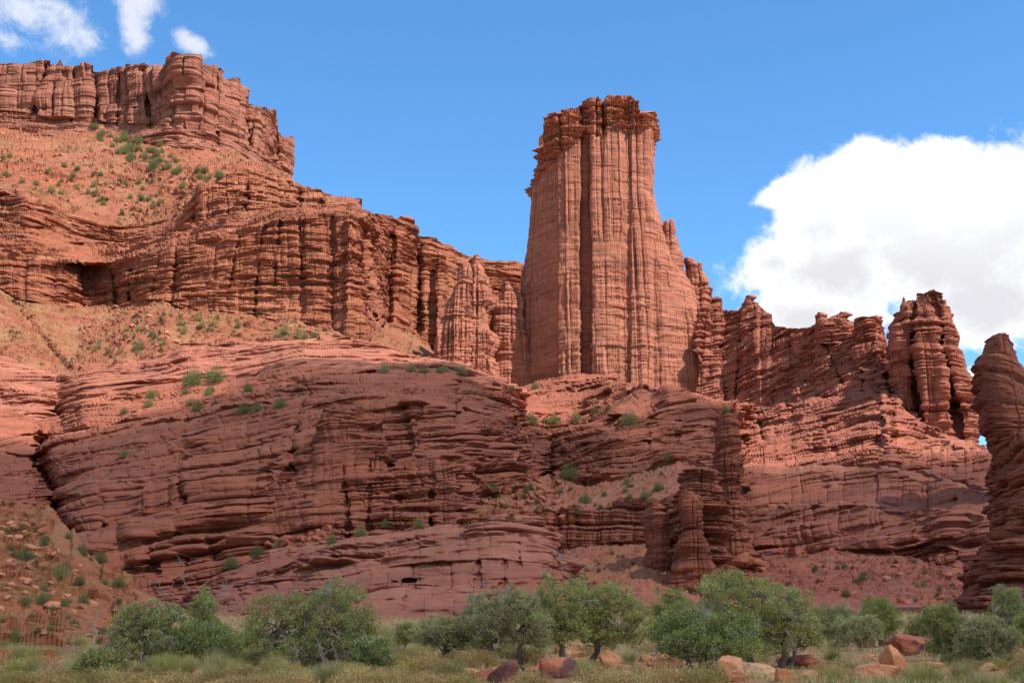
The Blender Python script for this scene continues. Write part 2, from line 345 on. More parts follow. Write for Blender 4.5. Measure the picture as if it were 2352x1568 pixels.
def loft(name, lines, segs, x0, x1, mat, sx=2.0, sy=1.7, cap=60, capdrop=6, grooves=(), seed=1, label=None, cat=None, kind=None, smooth=False, shape=None, edge=0, group=None, blur=26):
    px = np.arange(x0, x1 + 1e-6, sx)
    rowsPY, rowsY, rowseg, rowt = [], [], [], []
    ev = [line_at(l, px) for l in lines]
    for k in range(len(lines) - 1):
        (ya, Ya), (yb, Yb) = ev[k], ev[k + 1]
        sg = segs[k]
        n = int(max(3, np.percentile(np.abs(yb - ya), 92) / sg.get('sy', sy), sg.get('n', 3)))
        for r in range(n + (1 if k == len(lines) - 2 else 0)):
            t = r / n
            tY = t ** sg.get('p', 1.0)
            rowsPY.append(ya + (yb - ya) * t); rowsY.append(Ya + (Yb - Ya) * tY); rowseg.append(k); rowt.append(t)
    PY = np.array(rowsPY); YY = np.array(rowsY)
    if blur:      # no straight creases in plan
        w = int(blur / sx); kz = np.hanning(2 * w + 3)[1:-1]; kz /= kz.sum()
        YY = np.array([np.convolve(np.pad(r_, w, 'edge'), kz, 'valid') for r_ in YY]); seg = np.array(rowseg)
    PX = np.broadcast_to(px, PY.shape)
    for (gx0, gy0, gx1, gy1, w, dep) in grooves:            # chimneys and cracks; negative depth = rib
        tt = np.clip((PY - gy0) / (gy1 - gy0 + 1e-6), -0.3, 1.3)
        cx = gx0 + (gx1 - gx0) * tt
        fade = np.clip(np.minimum(tt + 0.08, 1.08 - tt) / 0.1, 0, 1)
        YY = YY + dep * fade * np.exp(-((PX - cx) / w) ** 2)
    if edge:   # the sides turn away from the viewer
        e = np.clip(np.minimum(px - x0, x1 - px) / edge, 0, 1)
        YY = YY + (1 - np.sqrt(1 - (1 - e) ** 2)) * edge * YY / F * 1.6
    P = pos(PX, PY, YY)
    # lateral coordinate: one value per column
    D = np.zeros(P.shape[:2]); soil = np.zeros(P.shape[:2]); nzs = np.zeros(P.shape[0])
    for k in range(len(lines) - 1):
        m = seg == k; sg = segs[k]; Pk = P[m]
        xm = Pk[..., 0].mean(0); ym = Pk[..., 1].mean(0)
        s = np.concatenate([[0], np.cumsum(np.hypot(np.diff(xm), np.diff(ym) * 0.7))]) + xm[0]
        s = np.broadcast_to(s, Pk.shape[:2])
        kw = {a: b for a, b in sg.items() if a in ('th', 'sa', 'bw', 'ba', 'cw', 'ca', 'na', 'ns', 'dip', 'soft', 'warp', 'lens', 'ck', 'mmin', 'pl', 'fine')}
        so = sg.get('soil', 0)
        if so >= 1:
            ns = sg.get('ns', 20); na = sg.get('na', 3)
            d = na * fbm3(Pk / ns, 6, seed + 71, 0.62)
            for z_, am, thr in sg.get('stones', ((2.4, .8, .68), (1.2, .45, .64))):     # half-buried blocks
                vv = vn3(Pk / np.array([z_, z_, z_ * .8]), seed + 73); keep = vn2(s / 30, Pk[..., 2] / 18, seed + 75) > 0.35
                d = d + am * np.clip((vv - thr) / 0.10, 0, 1) * keep
            if sg.get('ledge', 0):
                q = rock(Pk, s, th=sg.get('th', 6), sa=sg.get('th', 6) * 0.35, ba=0, na=0, seed=seed)
                msk = np.clip((vn2(s / 90, Pk[..., 2] / 40, seed + 9) - (1 - sg['ledge'])) * 3.5, 0, 1)
                d = d + q * msk; soil[m] = 1 - msk
            else: soil[m] = 1
        else:
            d = rock(Pk, s, seed=seed + (0 if sg.get('same', True) else k * 7), **kw)
            soil[m] = so
        if sg.get('sm'):      # gentle treads: no detail finer than the mesh
            for _ in range(sg['sm']):
                d = (np.roll(d, 1, 1) + 2 * d + np.roll(d, -1, 1)) / 4
                e = np.pad(d, ((1, 1), (0, 0)), 'edge'); d = (e[:-2] + 2 * e[1:-1] + e[2:]) / 4
        D[m] = d; nzs[m] = sg.get('nz', 0.15 if so < 0.5 else 1.0)
    # soften amplitude jumps between intervals
    kk = np.array([1, 2, 3, 2, 1.]) / 9
    nzs = np.convolve(np.pad(nzs, 2, 'edge'), kk, 'valid')
    du = np.gradient(P, axis=1); dv = np.gradient(P, axis=0)
    for _ in range(2):
        for a in (du, dv): a[1:-1] = (a[:-2] + a[1:-1] + a[2:]) / 3; a[:, 1:-1] = (a[:, :-2] + a[:, 1:-1] + a[:, 2:]) / 3
    N = np.cross(du, -dv); N[N[..., 1] > 0] *= -1
    N /= np.linalg.norm(N, axis=-1, keepdims=True) + 1e-9
    N[..., 2] *= nzs[:, None]
    N[..., 1] -= 0.25
    N /= np.linalg.norm(N, axis=-1, keepdims=True) + 1e-9
    tp = np.clip(np.minimum(px - x0, x1 - px) / 16, 0.1, 1) if x1 < 700 else 1
    P = P + N * (D * tp)[..., None]
    DEPTH.append((P.reshape(-1, 3), soil.reshape(-1)))
    # closed behind: a top that runs back, then a rear face
    top = P[0]
    def back(dy, dz):
        q = top + np.array([0, dy, dz]); q[:, 0] = top[:, 0] * q[:, 1] / top[:, 1]; return q
    b1 = back(cap * 0.4, -0.06 * cap); b2 = back(cap, -capdrop - 0.15 * cap); b3 = back(cap * 1.3, -capdrop - 0.8 * cap)
    G = np.concatenate([b3[None], b2[None], b1[None], P], 0)
    S = np.concatenate([np.ones((3, len(px))) * (soil[0] * 0.5 + 0.5), soil], 0)
    o = mesh_np(name, G, grid_faces(G.shape[0], G.shape[1]), mat, smooth=smooth, attrs={'soil': S})
    tag(o, label, cat, group, kind)
    return o

# ------------------------------------------------------------------ free-standing towers: closed solids
def tower(name, outline, Yc, thick, mat, topline=None, flutes=(), seed=1, depth_px=None, nth=520, sy=1.6, lean=0.0, parent=None, capm=None, p=2.6, yr=0.0, zfl=None, ynear=None, capsplit=None, res=1.7, ridge=0.25, **kw):
    """outline: rows (py, left px, right px) from top to bottom; topline: (px, py) profile of the top"""
    O = np.array(outline, float)
    py = np.arange(O[0, 0], O[-1, 0], sy)
    Lp = np.interp(py, O[:, 0], O[:, 1]); Rp = np.interp(py, O[:, 0], O[:, 2])
    Wmax = (Rp - Lp).max()
    nf = int(max(40, Wmax / res)); nb = int(max(20, nf * 0.45))
    tf = np.linspace(0, 1, nf, endpoint=False); uf = 0.5 - 0.5 * np.cos(np.pi * tf); uf = 0.55 * uf + 0.45 * tf
    tb = np.linspace(0, 1, nb, endpoint=False); ub = 1 - (0.5 - 0.5 * np.cos(np.pi * tb))
    u = np.concatenate([uf, ub]); front = np.concatenate([np.ones(nf), -np.ones(nb)])
    sh = (np.clip(1 - np.abs(2 * u - 1) ** p, 0, 1)) ** (1 / p)
    t = np.linspace(0, 1, len(py))
    U, T = np.meshgrid(u, t)
    Lw = Lp[:, None]; Rw = Rp[:, None]
    PX = Lw + (Rw - Lw) * U
    thk = thick * (0.55 + 0.45 * (Rw - Lw) / Wmax) 
    yc = Yc + yr * (1 - T)
    Pc = pos(PX, np.broadcast_to(py[:, None], PX.shape), yc + 0 * PX)
    P = Pc.copy()
    off = thk * 0.5 * sh[None, :] * front[None, :]
    if len(flutes):
        fl = np.array(flutes, float)
        fd = np.interp(PX if fl[-1, 0] > 2 else U, fl[:, 0], fl[:, 1])
        if zfl is not None: fd = fd * np.interp(py, [a for a, b in zfl], [b for a, b in zfl])[:, None]
        off = off + np.where(front[None, :] > 0, fd, 0)
    Yact = yc - off
    zkeep = Pc[..., 2].copy()
    Pf = pos(PX, np.broadcast_to(py[:, None], PX.shape), Yact)
    fr = (front[None, :] > 0) & (u[None, :] >= 0)
    Pf[..., 2] = np.where(fr, Pf[..., 2], zkeep)
    Pf[..., 0] = np.where(fr, Pf[..., 0], Pc[..., 0])
    P = Pf
    # keep the picture outline although the depth changed a little
    zrow = P[..., 2].copy()
    if topline is not None:                                  # top surface follows a profile instead of a level cut
        TL = np.array(topline, float)
        pyt = np.interp(PX[0] * 0 + (Lp[0] + (Rp[0] - Lp[0]) * u), TL[:, 0], TL[:, 1])
        ztop = pos(Lp[0] + (Rp[0] - Lp[0]) * u, pyt, np.where(front > 0, Yact[0], (yc + 0 * PX)[0]))[..., 2]
        z0 = zrow[:1]; zb = zrow[-1:]
        # squash everything above the reference row into the space under the profile
        kfrac = (zrow - zb) / (z0 - zb)
        w = kfrac ** 3
        P[..., 2] = zb + kfrac * ((z0 - zb) * (1 - w) + (ztop[None, :] - zb) * w)
    # lateral coordinate: level position across the face plus the turn towards the sides, so joints run straight up
    s = P[..., 0] + np.sign(U - 0.5) * thick * 0.35 * (1 - sh[None, :]) + np.where(front[None, :] > 0, 500.0, 900.0)
    d = rock(P, s, seed=seed, **kw)
    if capm is not None:                                     # blockier, darker beds above a level
        zc = pos(0.5 * (Lp[0] + Rp[0]), capsplit, Yc)[2] if np.isscalar(capsplit) else None
        if zc is None:
            cs = np.array(capsplit, float); pc = np.interp(PX, cs[:, 0], cs[:, 1]); zc = pos(PX, pc, Yc)[..., 2]
        wz = np.clip((P[..., 2] - zc + 2.5 * fbm2(s / 9, s * 0, 3, seed)) / 3.0, 0, 1)
        d2 = rock(P, s, seed=seed + 5, **capm)
        d = d * (1 - wz) + (d2 - np.median(d2) + np.median(d) + 0.6) * wz
    else: wz = np.zeros(U.shape)
    du = np.roll(P, -1, 1) - np.roll(P, 1, 1)
    N = np.stack([du[..., 1], -du[..., 0], 0 * du[..., 0]], -1)
    for _ in range(3): N = (np.roll(N, 1, 1) + N + np.roll(N, -1, 1)) / 3
    N /= np.linalg.norm(N, axis=-1, keepdims=True) + 1e-9
    d = d - np.median(d)
    P = P + N * d[..., None]
    # top: rings closing in
    rings = []
    c = P[0].mean(0); n = 7
    for k in range(1, n + 1):
        f = k / n
        q = c[None, :2] * f + P[0][:, :2] * (1 - f)
        if topline is not None: zt = P[0][:, 2] * (1 - f) + f * P[0][:, 2].mean() * 1.0
        else: zt = P[0][:, 2] + (P[0][:, 2].mean() - P[0][:, 2]) * f
        zt = zt + ridge * kw.get('th', 5) * (vn2(q[:, 0] / 3, q[:, 1] / 3, seed) - 0.3) * math.sin(math.pi * min(1, f + 0.2))
        rings.append(np.concatenate([q, zt[:, None]], 1))
    rings = rings[::-1]
    G = np.concatenate([np.array(rings), P], 0)
    WZ = np.concatenate([np.repeat(wz[:1], n, 0), wz], 0)
    # counter-clockwise ring seen from above is the other way round here, so flip
    fc = grid_faces(G.shape[0], G.shape[1], wrap=True)
    o = mesh_np(name, G, fc, mat, parent=parent, attrs={'soil': 0 * WZ, 'cap': WZ})
    DEPTH.append((P[:, :nf].reshape(-1, 3), np.zeros(P[:, :nf].size // 3)))
    return o

exec_parts = []
# ============================================================ THE LAND
# flat valley floor, gently rising towards the cliffs
def ground_z(x, y):
    x = np.asarray(x, float); y = np.asarray(y, float)
    q = np.clip((y - 75) / 260, 0, 1.4)
    z = 5.5 * q
    near = np.clip(1 - y / 400, 0.1, 1)
    z = z + near * (0.55 * fbm2(x / 22, y / 22, 3, 3) + 0.22 * fbm2(x / 4, y / 4, 3, 4) + 0.06 * fbm2(x / 0.8, y / 0.8, 2, 5))
    return z - 0.05
def ground_at(px, py):
    """where the view ray at (px, py) meets the valley floor"""
    lo, hi = 5.0, 400.0
    for y in np.geomspace(12, 400, 400):
        p = pos(px, py, y)
        if p[2] < ground_z(p[0], p[1]): return Vector((float(p[0]), float(y), float(ground_z(p[0], p[1]))))
    return None

def build_ground():
    ys = np.concatenate([[-200, -60, -10], np.geomspace(4, 700, 620), [1500, 4000, 9000, 25000]])
    us = np.concatenate([[-40, -12, -3, -1.2], np.linspace(-0.72, 0.72, 620), [1.2, 3, 12, 40]])
    YY, UU = np.meshgrid(ys, us, indexing='ij')
    XX = UU * np.maximum(np.abs(YY), 60)
    ZZ = ground_z(XX, YY)
    ZZ = np.where(YY > 700, 6.0, ZZ)
    P = np.stack([XX, YY, ZZ], -1)[::-1]
    m = bpy.data.materials.new('red_desert_soil'); m.use_nodes = True
    t = NT(m.node_tree); bs = t.n['Principled BSDF']
    geo = t.n.new('ShaderNodeNewGeometry'); Pn = geo.outputs['Position']
    a = t.noise(Pn, 0.25, 6, 0.65); b = t.noise(Pn, 3.0, 6, 0.7)
    col = t.mix(t.ramp(a, 0.4, 0.62), (0.42, 0.145, 0.065), (0.34, 0.15, 0.075))
    col = t.mix(t.ramp(b, 0.45, 0.7), col, (0.47, 0.20, 0.105))
    g = t.noise(Pn, 0.5, 5, 0.7)
    col = t.mix(t.math('MULTIPLY', t.ramp(g, 0.45, 0.58), 0.75), col, (0.22, 0.18, 0.06))
    t.l.new(col, bs.inputs['Base Color']); bs.inputs['Roughness'].default_value = 0.95
    bp = t.n.new('ShaderNodeBump'); t.l.new(b, bp.inputs['Height']); bp.inputs['Strength'].default_value = 0.7; bp.inputs['Distance'].default_value = 0.12
    t.l.new(bp.outputs[0], bs.inputs['Normal'])
    o = mesh_np('ground', P, grid_faces(*P.shape[:2]), m, smooth=True)
    tag(o, kind='structure')
build_ground()

# ---- mesa
TOPM = [(-250,150,2200),(0,145,2100),(65,147,2100),(90,140,2098),(112,140,2098),(115,150,2096),(132,148,2096),(140,139,2096),(146,152,2095),(170,155,2095),(192,155,2095),(198,148,2090),(208,149,2090),(215,166,2090),(235,168,2088),(250,160,2084),(290,155,2070),(350,152,2040),(384,150,2010),(389,127,1962),(400,123,1958),(430,127,1952),(454,128,1950),(457,152,1975),(480,155,1990),(490,152,1995),(500,158,2005),(510,175,2025),(520,182,2045),(540,180,2060),(555,200,2090),(563,235,2125),(580,248,2150),(600,250,2170),(625,253,2190),(632,270,2220),(637,300,2270),(650,316,2320),(668,314,2340),(671,380,2400),(673,402,2420)]
WB = [(-250,255,2180),(0,258,2085),(60,265,2085),(120,278,2080),(220,272,2070),(240,284,2065),(390,290,1950),(400,300,1945),(480,308,1960),(540,330,2010),(570,345,2080),(600,360,2150),(640,384,2240),(673,405,2400)]
WC = [(-250,305,2120),(0,300,2030),(60,312,2030),(120,322,2030),(220,305,2030),(260,320,2010),(390,338,1905),(480,345,1910),(540,352,1960),(570,368,2020),(600,380,2090),(640,396,2180),(673,410,2350)]
EDGE = [(-250,430,1250),(0,438,1250),(60,455,1230),(140,490,1280),(240,520,1320),(330,517,1320),(400,500,1290),(440,465,1240),(460,432,1220),(500,418,1220),(540,398,1230),(565,388,1236),(585,385,1240),(650,407,1258),(673,412,1268)]
loft('mesa', [TOPM, WB, WC], [dict(th=30, sa=4, bw=46, ba=12, cw=60, ca=9, na=9, ns=60, soft=4, sy=1.3, lens=0.5, warp=.8, ck=.9, mmin=.4), dict(th=9, sa=5, bw=20, ba=1.5, na=3, ns=30, sy=1.2)],
     -250, 673, M['mesa'], sx=1.8, seed=12, cap=160, capdrop=20, label='high flat-topped mesa of blocky red-brown rock at the upper left of the skyline', cat='mesa',
     grooves=[(330,150,345,290,5,30),(218,160,215,280,7,35),(115,140,70,270,5,28),(500,160,500,330,5,25),(565,235,575,340,6,40),(170,155,165,280,4,16),(410,290,420,330,9,-10),(630,270,640,380,5,40),(275,160,270,285,4,16)])
SF = ((9, 4, .70), (4, 2, .66))
MID = [(-250,370,1650),(0,368,1620),(100,385,1600),(200,380,1600),(260,370,1600),(400,395,1560),(520,385,1600),(600,392,1700),(640,402,1800),(673,411,2000)]
EDGE_D = [(a, b + 28, c + 12) for a, b, c in EDGE]
loft('hillside', [WC, MID, EDGE_D], [dict(soil=1, na=16, ns=90, ledge=0.58, th=10, sy=1.4, stones=SF), dict(soil=1, na=14, ns=70, ledge=0.6, th=8, sy=1.4, stones=SF)],
     -250, 673, M['moenkopi'], sx=2.0, seed=23, cap=30, kind='structure')
# ---- orange cliff band, upper ledge and main wall
TA = EDGE[:-1] + [(673,414,1266),(700,428,1270),(745,446,1250),(785,450,1243),(828,457,1240),(832,484,1238),(880,492,1330),(913,503,1380),(920,500,1380),(945,505,1390),(954,520,1390),(956,540,1395),(1000,552,1420),(1012,562,1430),(1035,562,1420),(1050,578,1420),(1092,590,1450),(1115,593,1450),(1135,597,1440),(1180,598,1440),(1195,603,1440),(1280,625,1440)]
TB = [(-250,500,1235),(0,500,1235),(60,520,1215),(140,530,1265),(200,550,1300),(280,555,1310),(380,535,1270),(440,520,1215),(500,500,1190),(560,490,1180),(640,480,1190),(700,480,1200),(780,485,1190),(825,495,1190),(870,520,1290),(950,560,1360),(1050,610,1390),(1200,640,1410),(1280,660,1410)]
TC = [(-250,600,1140),(0,600,1140),(140,600,1150),(245,603,1150),(300,600,1120),(400,565,1090),(545,545,1075),(600,522,1070),(640,507,1065),(780,497,1055),(825,505,1050),(848,540,1085),(866,570,1270),(950,600,1340),(1050,640,1370),(1200,680,1400),(1280,690,1400)]
TD = [(-250,662,1110),(0,660,1110),(50,690,1100),(130,705,1110),(250,712,1110),(330,690,1080),(380,690,1065),(430,712,1050),(500,716,1040),(560,726,1035),(640,737,1025),(700,742,1020),(780,768,1010),(840,787,1005),(852,785,1040),(866,745,1220),(940,760,1280),(990,800,1290),(1100,850,1300),(1280,880,1350)]
TDx = [(a, b + 12, c + 2) for a, b, c in TD]
loft('cliff', [TA, TB, TC, TD, TDx],
     [dict(th=7, sa=3.2, pl=.15, ck=.9, bw=14, ba=2.6, na=4, ns=30, cw=40, ca=2.5, sy=1.3), dict(th=5, sa=4, bw=14, ba=1.5, na=4, ns=35, nz=0.5, soil=0.25),
      dict(th=5.5, sa=2.0, bw=9, ba=1.3, cw=30, ca=4.0, na=6, ns=45, sy=1.25, warp=.8, ck=1.1, pl=.12, mmin=.2), dict(th=5, sa=1, ba=0, na=1)],
     -250, 1280, M['moenkopi'], sx=1.7, seed=37, cap=120, capdrop=5, label='long banded orange cliff below the mesa, stepping down behind the tall tower', cat='cliff',
     grooves=[(548,545,522,700,3.5,7),(607,515,583,730,3.5,7),(643,505,632,650,3.0,7),(410,560,395,705,7,13),(497,560,490,640,2.5,3),(765,495,765,765,5,6),(700,505,693,740,3.5,4),(370,590,345,690,3,4),(318,600,316,690,3,3),
              (205,610,205,700,52,42),(262,620,270,700,9,22),(228,560,240,590,70,16),(300,620,296,690,3,12),(805,505,806,775,6,-8),(570,430,560,480,4,18),(455,440,445,520,5,14),(690,440,690,480,3,14),(740,450,735,485,3,14),
              (960,560,960,760,9,30),(1010,600,1005,800,8,-25),(900,540,890,740,10,25)])
# ---- scree below the wall
TE = [(-250,800,900),(0,815,900),(50,830,880),(120,855,860),(165,862,850),(200,858,850),(240,845,870),(330,825,890),(400,815,900),(430,795,930),(530,793,930),(600,785,940),(700,775,950),(784,782,950),(850,792,945),(900,802,950),(985,828,960),(1100,870,960),(1200,890,960)]
SG = ((5, 2.2, .70), (2.5, 1.2, .66))
TM = [(-250,730,1010),(0,730,1000),(50,755,985),(130,785,1000),(180,795,1010),(250,775,1000),(330,750,985),(380,735,980),(430,745,985),(500,745,980),(560,750,985),(640,757,985),(700,758,985),(784,776,985),(850,790,985),(866,770,1100),(940,790,1110),(985,815,1110),(1100,860,1100),(1200,880,1100)]
TEx = [(a, b + 28, c - 2) for a, b, c in TE]
loft('talus_slope', [TD, TM, TEx], [dict(soil=1, na=7, ns=45, ledge=0.3, th=5, stones=SG), dict(soil=1, na=7, ns=40, ledge=0.35, th=4, stones=SG)],
     -250, 1200, M['moenkopi'], sx=2.0, seed=41, cap=10, kind='structure', grooves=[(20,690,150,850,20,25),(330,700,230,830,14,16)])
# ---- slickrock bench running down into the dark layered cliffs
E2 = TE[:-1] + [(1200,890,960)]
F1 = [(-250,950,700),(0,930,700),(85,955,690),(120,950,730),(150,945,730),(200,905,720),(300,885,740),(400,872,740),(500,862,720),(600,852,690),(650,838,680),(700,835,670),(880,845,650),(1000,842,650),(1045,850,650),(1140,885,650),(1168,910,665),(1190,930,760),(1280,940,800)]
F1b = [(a, b + 10, c - 45) for a, b, c in F1]
F2 = [(-250,1060,540),(0,1040,540),(70,1050,530),(95,1060,585),(130,1030,560),(300,985,555),(440,965,540),(600,925,520),(750,905,500),(900,905,490),(1000,925,490),(1100,950,500),(1165,990,520),(1200,1005,610),(1280,1030,640)]
F3 = [(-250,1150,430),(0,1150,430),(85,1160,430),(120,1165,480),(160,1140,440),(300,1110,430),(440,1090,415),(600,1060,405),(700,1040,405),(900,1040,430),(1000,1040,440),(1080,1050,450),(1165,1050,490),(1255,1085,540),(1280,1100,560)]
F4 = [(-250,1400,340),(130,1400,350),(190,1270,370),(350,1375,340),(480,1345,340),(560,1295,350),(700,1245,375),(900,1225,400),(1080,1140,430),(1255,1120,490),(1280,1130,500)]
F5 = [(a, b + 60, c) for a, b, c in F4]
sl = dict(th=6.0, sa=5.5, fine=.8, sy=.85, bw=22, ba=0.6, ck=.3, mmin=.4, na=4.5, ns=26, dip=-0.17, soft=2.0, lens=0.8, nz=0.08, warp=1.3, pl=.4)
dk = dict(th=4.6, sa=3.3, bw=14, ba=1.5, ck=.38, mmin=.35, na=5, ns=24, dip=-0.17, soft=2.0, lens=0.9, nz=0.08, warp=1.2, sy=1.4, pl=.4)
F1c = [(a, b + 60, c - 38) for a, b, c in F1]
F2b = [(a, b + 9, c - 16) for a, b, c in F2]; F3b = [(a, b + 8, c - 10) for a, b, c in F3]
loft('slickrock_bench', [E2, F1, F1c], [dict(sl, soil=0.36), dict(sl)], -250, 1210, M['slick'], sx=1.8, seed=53, cap=15,
     label='broad pink slickrock bench sloping up to the scree, left of centre', cat='rock bench', grooves=[(130,850,140,960,22,14)])
loft('cliff', [F1b, F2, F2b, F3, F3b, F4, F5], [dk, dict(dk, soil=.2), dk, dict(dk, soil=.2), dict(dk, cw=30, ca=2), dk],
     -250, 1210, M['dark'], sx=1.8, seed=57, cap=30, capdrop=3, label='dark ledgy cliff face below the pink bench, from the left gully to the centre', cat='cliff',
     grooves=[(95,1000,90,1060,12,20),(100,1080,160,1230,10,24),(240,1100,235,1300,5,6),(620,880,600,960,5,5),(1055,870,1040,980,6,10),(940,890,960,1040,8,-8),(700,920,640,1180,9,9),(420,1010,400,1330,6,7),(330,1100,320,1300,14,-6)])
# ---- dark buttress in front
B0 = [(585,1115,415),(600,1110,412),(640,1085,405),(690,1050,402),(715,1000,402),(745,945,405),(765,928,405),(800,925,405),(850,948,410),(880,990,408),(893,1050,400),(940,1068,392),(1000,1055,386),(1055,1062,383),(1072,1070,382),(1076,1080,470),(1082,1090,480)]
B1 = [(585,1180,385),(640,1165,378),(700,1150,370),(800,1130,370),(893,1130,372),(1000,1130,366),(1072,1130,364),(1076,1130,450),(1082,1135,460)]
B2 = [(585,1300,355),(700,1245,352),(800,1248,350),(900,1232,350),(1000,1215,350),(1072,1205,350),(1076,1205,430),(1082,1205,440)]
loft('rock_buttress', [B0, B1, B2, [(a, b + 30, c) for a, b, c in B2]], [dict(th=3.2, sa=2.2, bw=8, ba=1.6, cw=17, ca=2.6, na=2.4, ns=14, dip=-0.06, soft=2.2, sy=1.3, lens=.7)] * 3,
     585, 1082, M['dark'], sx=1.6, seed=61, cap=70, capdrop=2, label='dark squared-off buttress jutting out in the middle, above the lower rock ramp', cat='buttress',
     grooves=[(893,1060,930,1200,3.5,4.0),(790,1080,800,1240,3,3.2),(985,1065,990,1200,2.5,2.4),(850,1060,845,1230,2.5,2.8)])
# ---- bowl at the foot of the tall tower
A1 = [(1060,870,1020),(1100,880,1010),(1170,895,1000),(1260,878,1000),(1330,862,990),(1400,866,980),(1450,884,960),(1540,890,930),(1600,910,900),(1660,930,880),(1690,930,874),(1722,930,868)]
A2 = [(1060,900,820),(1170,925,820),(1250,908,850),(1340,898,840),(1400,878,800),(1432,893,740),(1470,900,660),(1500,905,640),(1540,893,620),(1580,910,610),(1620,930,600),(1680,945,600),(1690,945,735),(1722,945,850)]
A3 = [(1060,1000,650),(1180,965,700),(1260,985,700),(1340,975,690),(1420,965,640),(1440,955,600),(1540,965,575),(1640,985,565),(1690,1000,667),(1722,1000,765)]
A4 = [(1060,1070,560),(1200,1040,580),(1256,1035,600),(1266,1040,650),(1276,1035,600),(1330,1022,560),(1400,1005,540),(1540,1020,530),(1640,1045,520),(1690,1060,597),(1722,1060,670)]
A5 = [(1060,1130,470),(1180,1115,490),(1256,1090,520),(1266,1095,590),(1276,1090,520),(1340,1118,500),(1400,1108,495),(1480,1085,490),(1560,1062,480),(1640,1090,470),(1690,1120,547),(1722,1120,620)]
A6 = [(1060,1195,400),(1150,1182,400),(1240,1170,405),(1330,1168,400),(1400,1165,395),(1480,1152,390),(1560,1150,385),(1690,1200,475),(1722,1200,565)]
A7 = [(1060,1300,388),(1240,1300,388),(1330,1262,388),(1400,1252,384),(1480,1245,380),(1560,1250,370),(1690,1300,436),(1722,1300,500)]
A8 = [(1060,1400,300),(1300,1360,305),(1480,1345,300),(1690,1385,315),(1722,1385,340)]
A9 = [(1060,1440,200),(1690,1446,202),(1722,1446,205)]
loft('cliff_bowl', [A1, A2, A3, A4, A5, A6, A7, A8, A9],
     [dict(sl, th=4, soil=0.15, na=5), dict(sl, soil=0.38, sy=1.4, ba=1.4), dict(dk, th=3), dict(dk, th=2.8), dict(soil=1, na=2.2, ns=16, ledge=0.12, th=2.5),
      dict(th=3.0, sa=1.1, bw=7, ba=1.0, cw=13, ca=3.0, na=1.5, ns=12, soft=2.5, sy=1.4), dict(soil=1, na=1.6, ns=12, ledge=0.25, th=2), dict(soil=1, na=1.0, ns=10)],
     1060, 1722, M['dark'], sx=1.6, seed=71, cap=20, label='sunlit rock bowl with scrub at the foot of the tall tower', cat='cliff',
     grooves=[(1325,1170,1322,1260,3,4.8),(1432,1165,1425,1250,3,4.8),(1266,1030,1266,1095,5,10.0),(1560,960,1555,1050,3,4.0),(1500,930,1490,1030,3,3.2)])
# ---- low rock ramp nearer the trees
H0 = [(400,1390,300),(450,1360,300),(500,1322,300),(560,1292,305),(620,1262,310),(760,1240,300),(850,1225,290),(950,1205,285),(1020,1200,280),(1055,1212,275),(1088,1215,268),(1096,1197,262),(1130,1188,259),(1235,1187,258),(1254,1212,260),(1262,1275,268),(1300,1300,280),(1345,1340,300)]
H1 = [(400,1410,285),(500,1370,268),(600,1335,260),(760,1305,245),(850,1290,238),(1060,1270,236),(1130,1260,236),(1250,1270,240),(1345,1360,270)]
H2 = [(400,1445,240),(500,1420,225),(600,1400,215),(850,1380,205),(1060,1370,205),(1250,1380,215),(1345,1400,240)]
H3 = [(400,1480,170),(850,1475,165),(1060,1475,165),(1345,1470,180)]
rp = dict(th=2.6, sa=1.6, bw=9, ba=0.8, na=1.6, ns=12, dip=-0.05, soft=1.6, lens=1.0, warp=1.4, sy=1.4)
loft('rock_ramp', [H0, H1, H2, H3], [dict(rp, nz=.1, soil=.2, sa=2.4), dict(rp, nz=.1), dict(rp, nz=.1)],
     400, 1345, M['slick'], sx=1.7, seed=83, cap=40, capdrop=1, label='low rounded rock ramp just behind the junipers, left of centre', cat='rock outcrop',
     grooves=[(1098,1200,1100,1400,3,2.8),(1160,1290,1158,1430,2.5,2.0),(935,1330,925,1400,8,4.9),(1190,1230,1195,1300,3,1.6)])
# ---- orange talus at the lower left
ST = ((2.2, .9, .66), (.9, .42, .62))
G0 = [(-250,1060,340),(0,1148,290),(60,1172,280),(110,1165,275),(165,1215,260),(190,1255,250),(230,1300,240),(300,1335,225),(350,1368,212),(395,1405,190),(480,1458,140)]
G1 = [(-250,1250,200),(0,1290,195),(150,1335,180),(260,1385,170),(350,1405,168),(395,1440,160),(480,1475,125)]
G2 = [(-250,1440,92),(0,1440,100),(150,1440,110),(260,1450,122),(395,1475,115),(480,1490,105)]
G3 = [(-250,1620,38),(0,1545,50),(150,1530,55),(300,1515,64),(395,1508,76),(480,1512,74)]
loft('talus_hill', [G0, G1, G2, G3], [dict(soil=1, na=1.6, ns=20, ledge=0.10, th=2.0, sy=1.3, stones=ST), dict(soil=1, na=1.0, ns=13, ledge=0.36, th=1.6, sy=1.3, stones=ST), dict(soil=1, na=0.5, ns=7, ledge=0.3, th=.9, sy=1.3, stones=ST)],
     -250, 480, M['talus'], sx=1.7, seed=97, cap=6, capdrop=4, kind='structure')
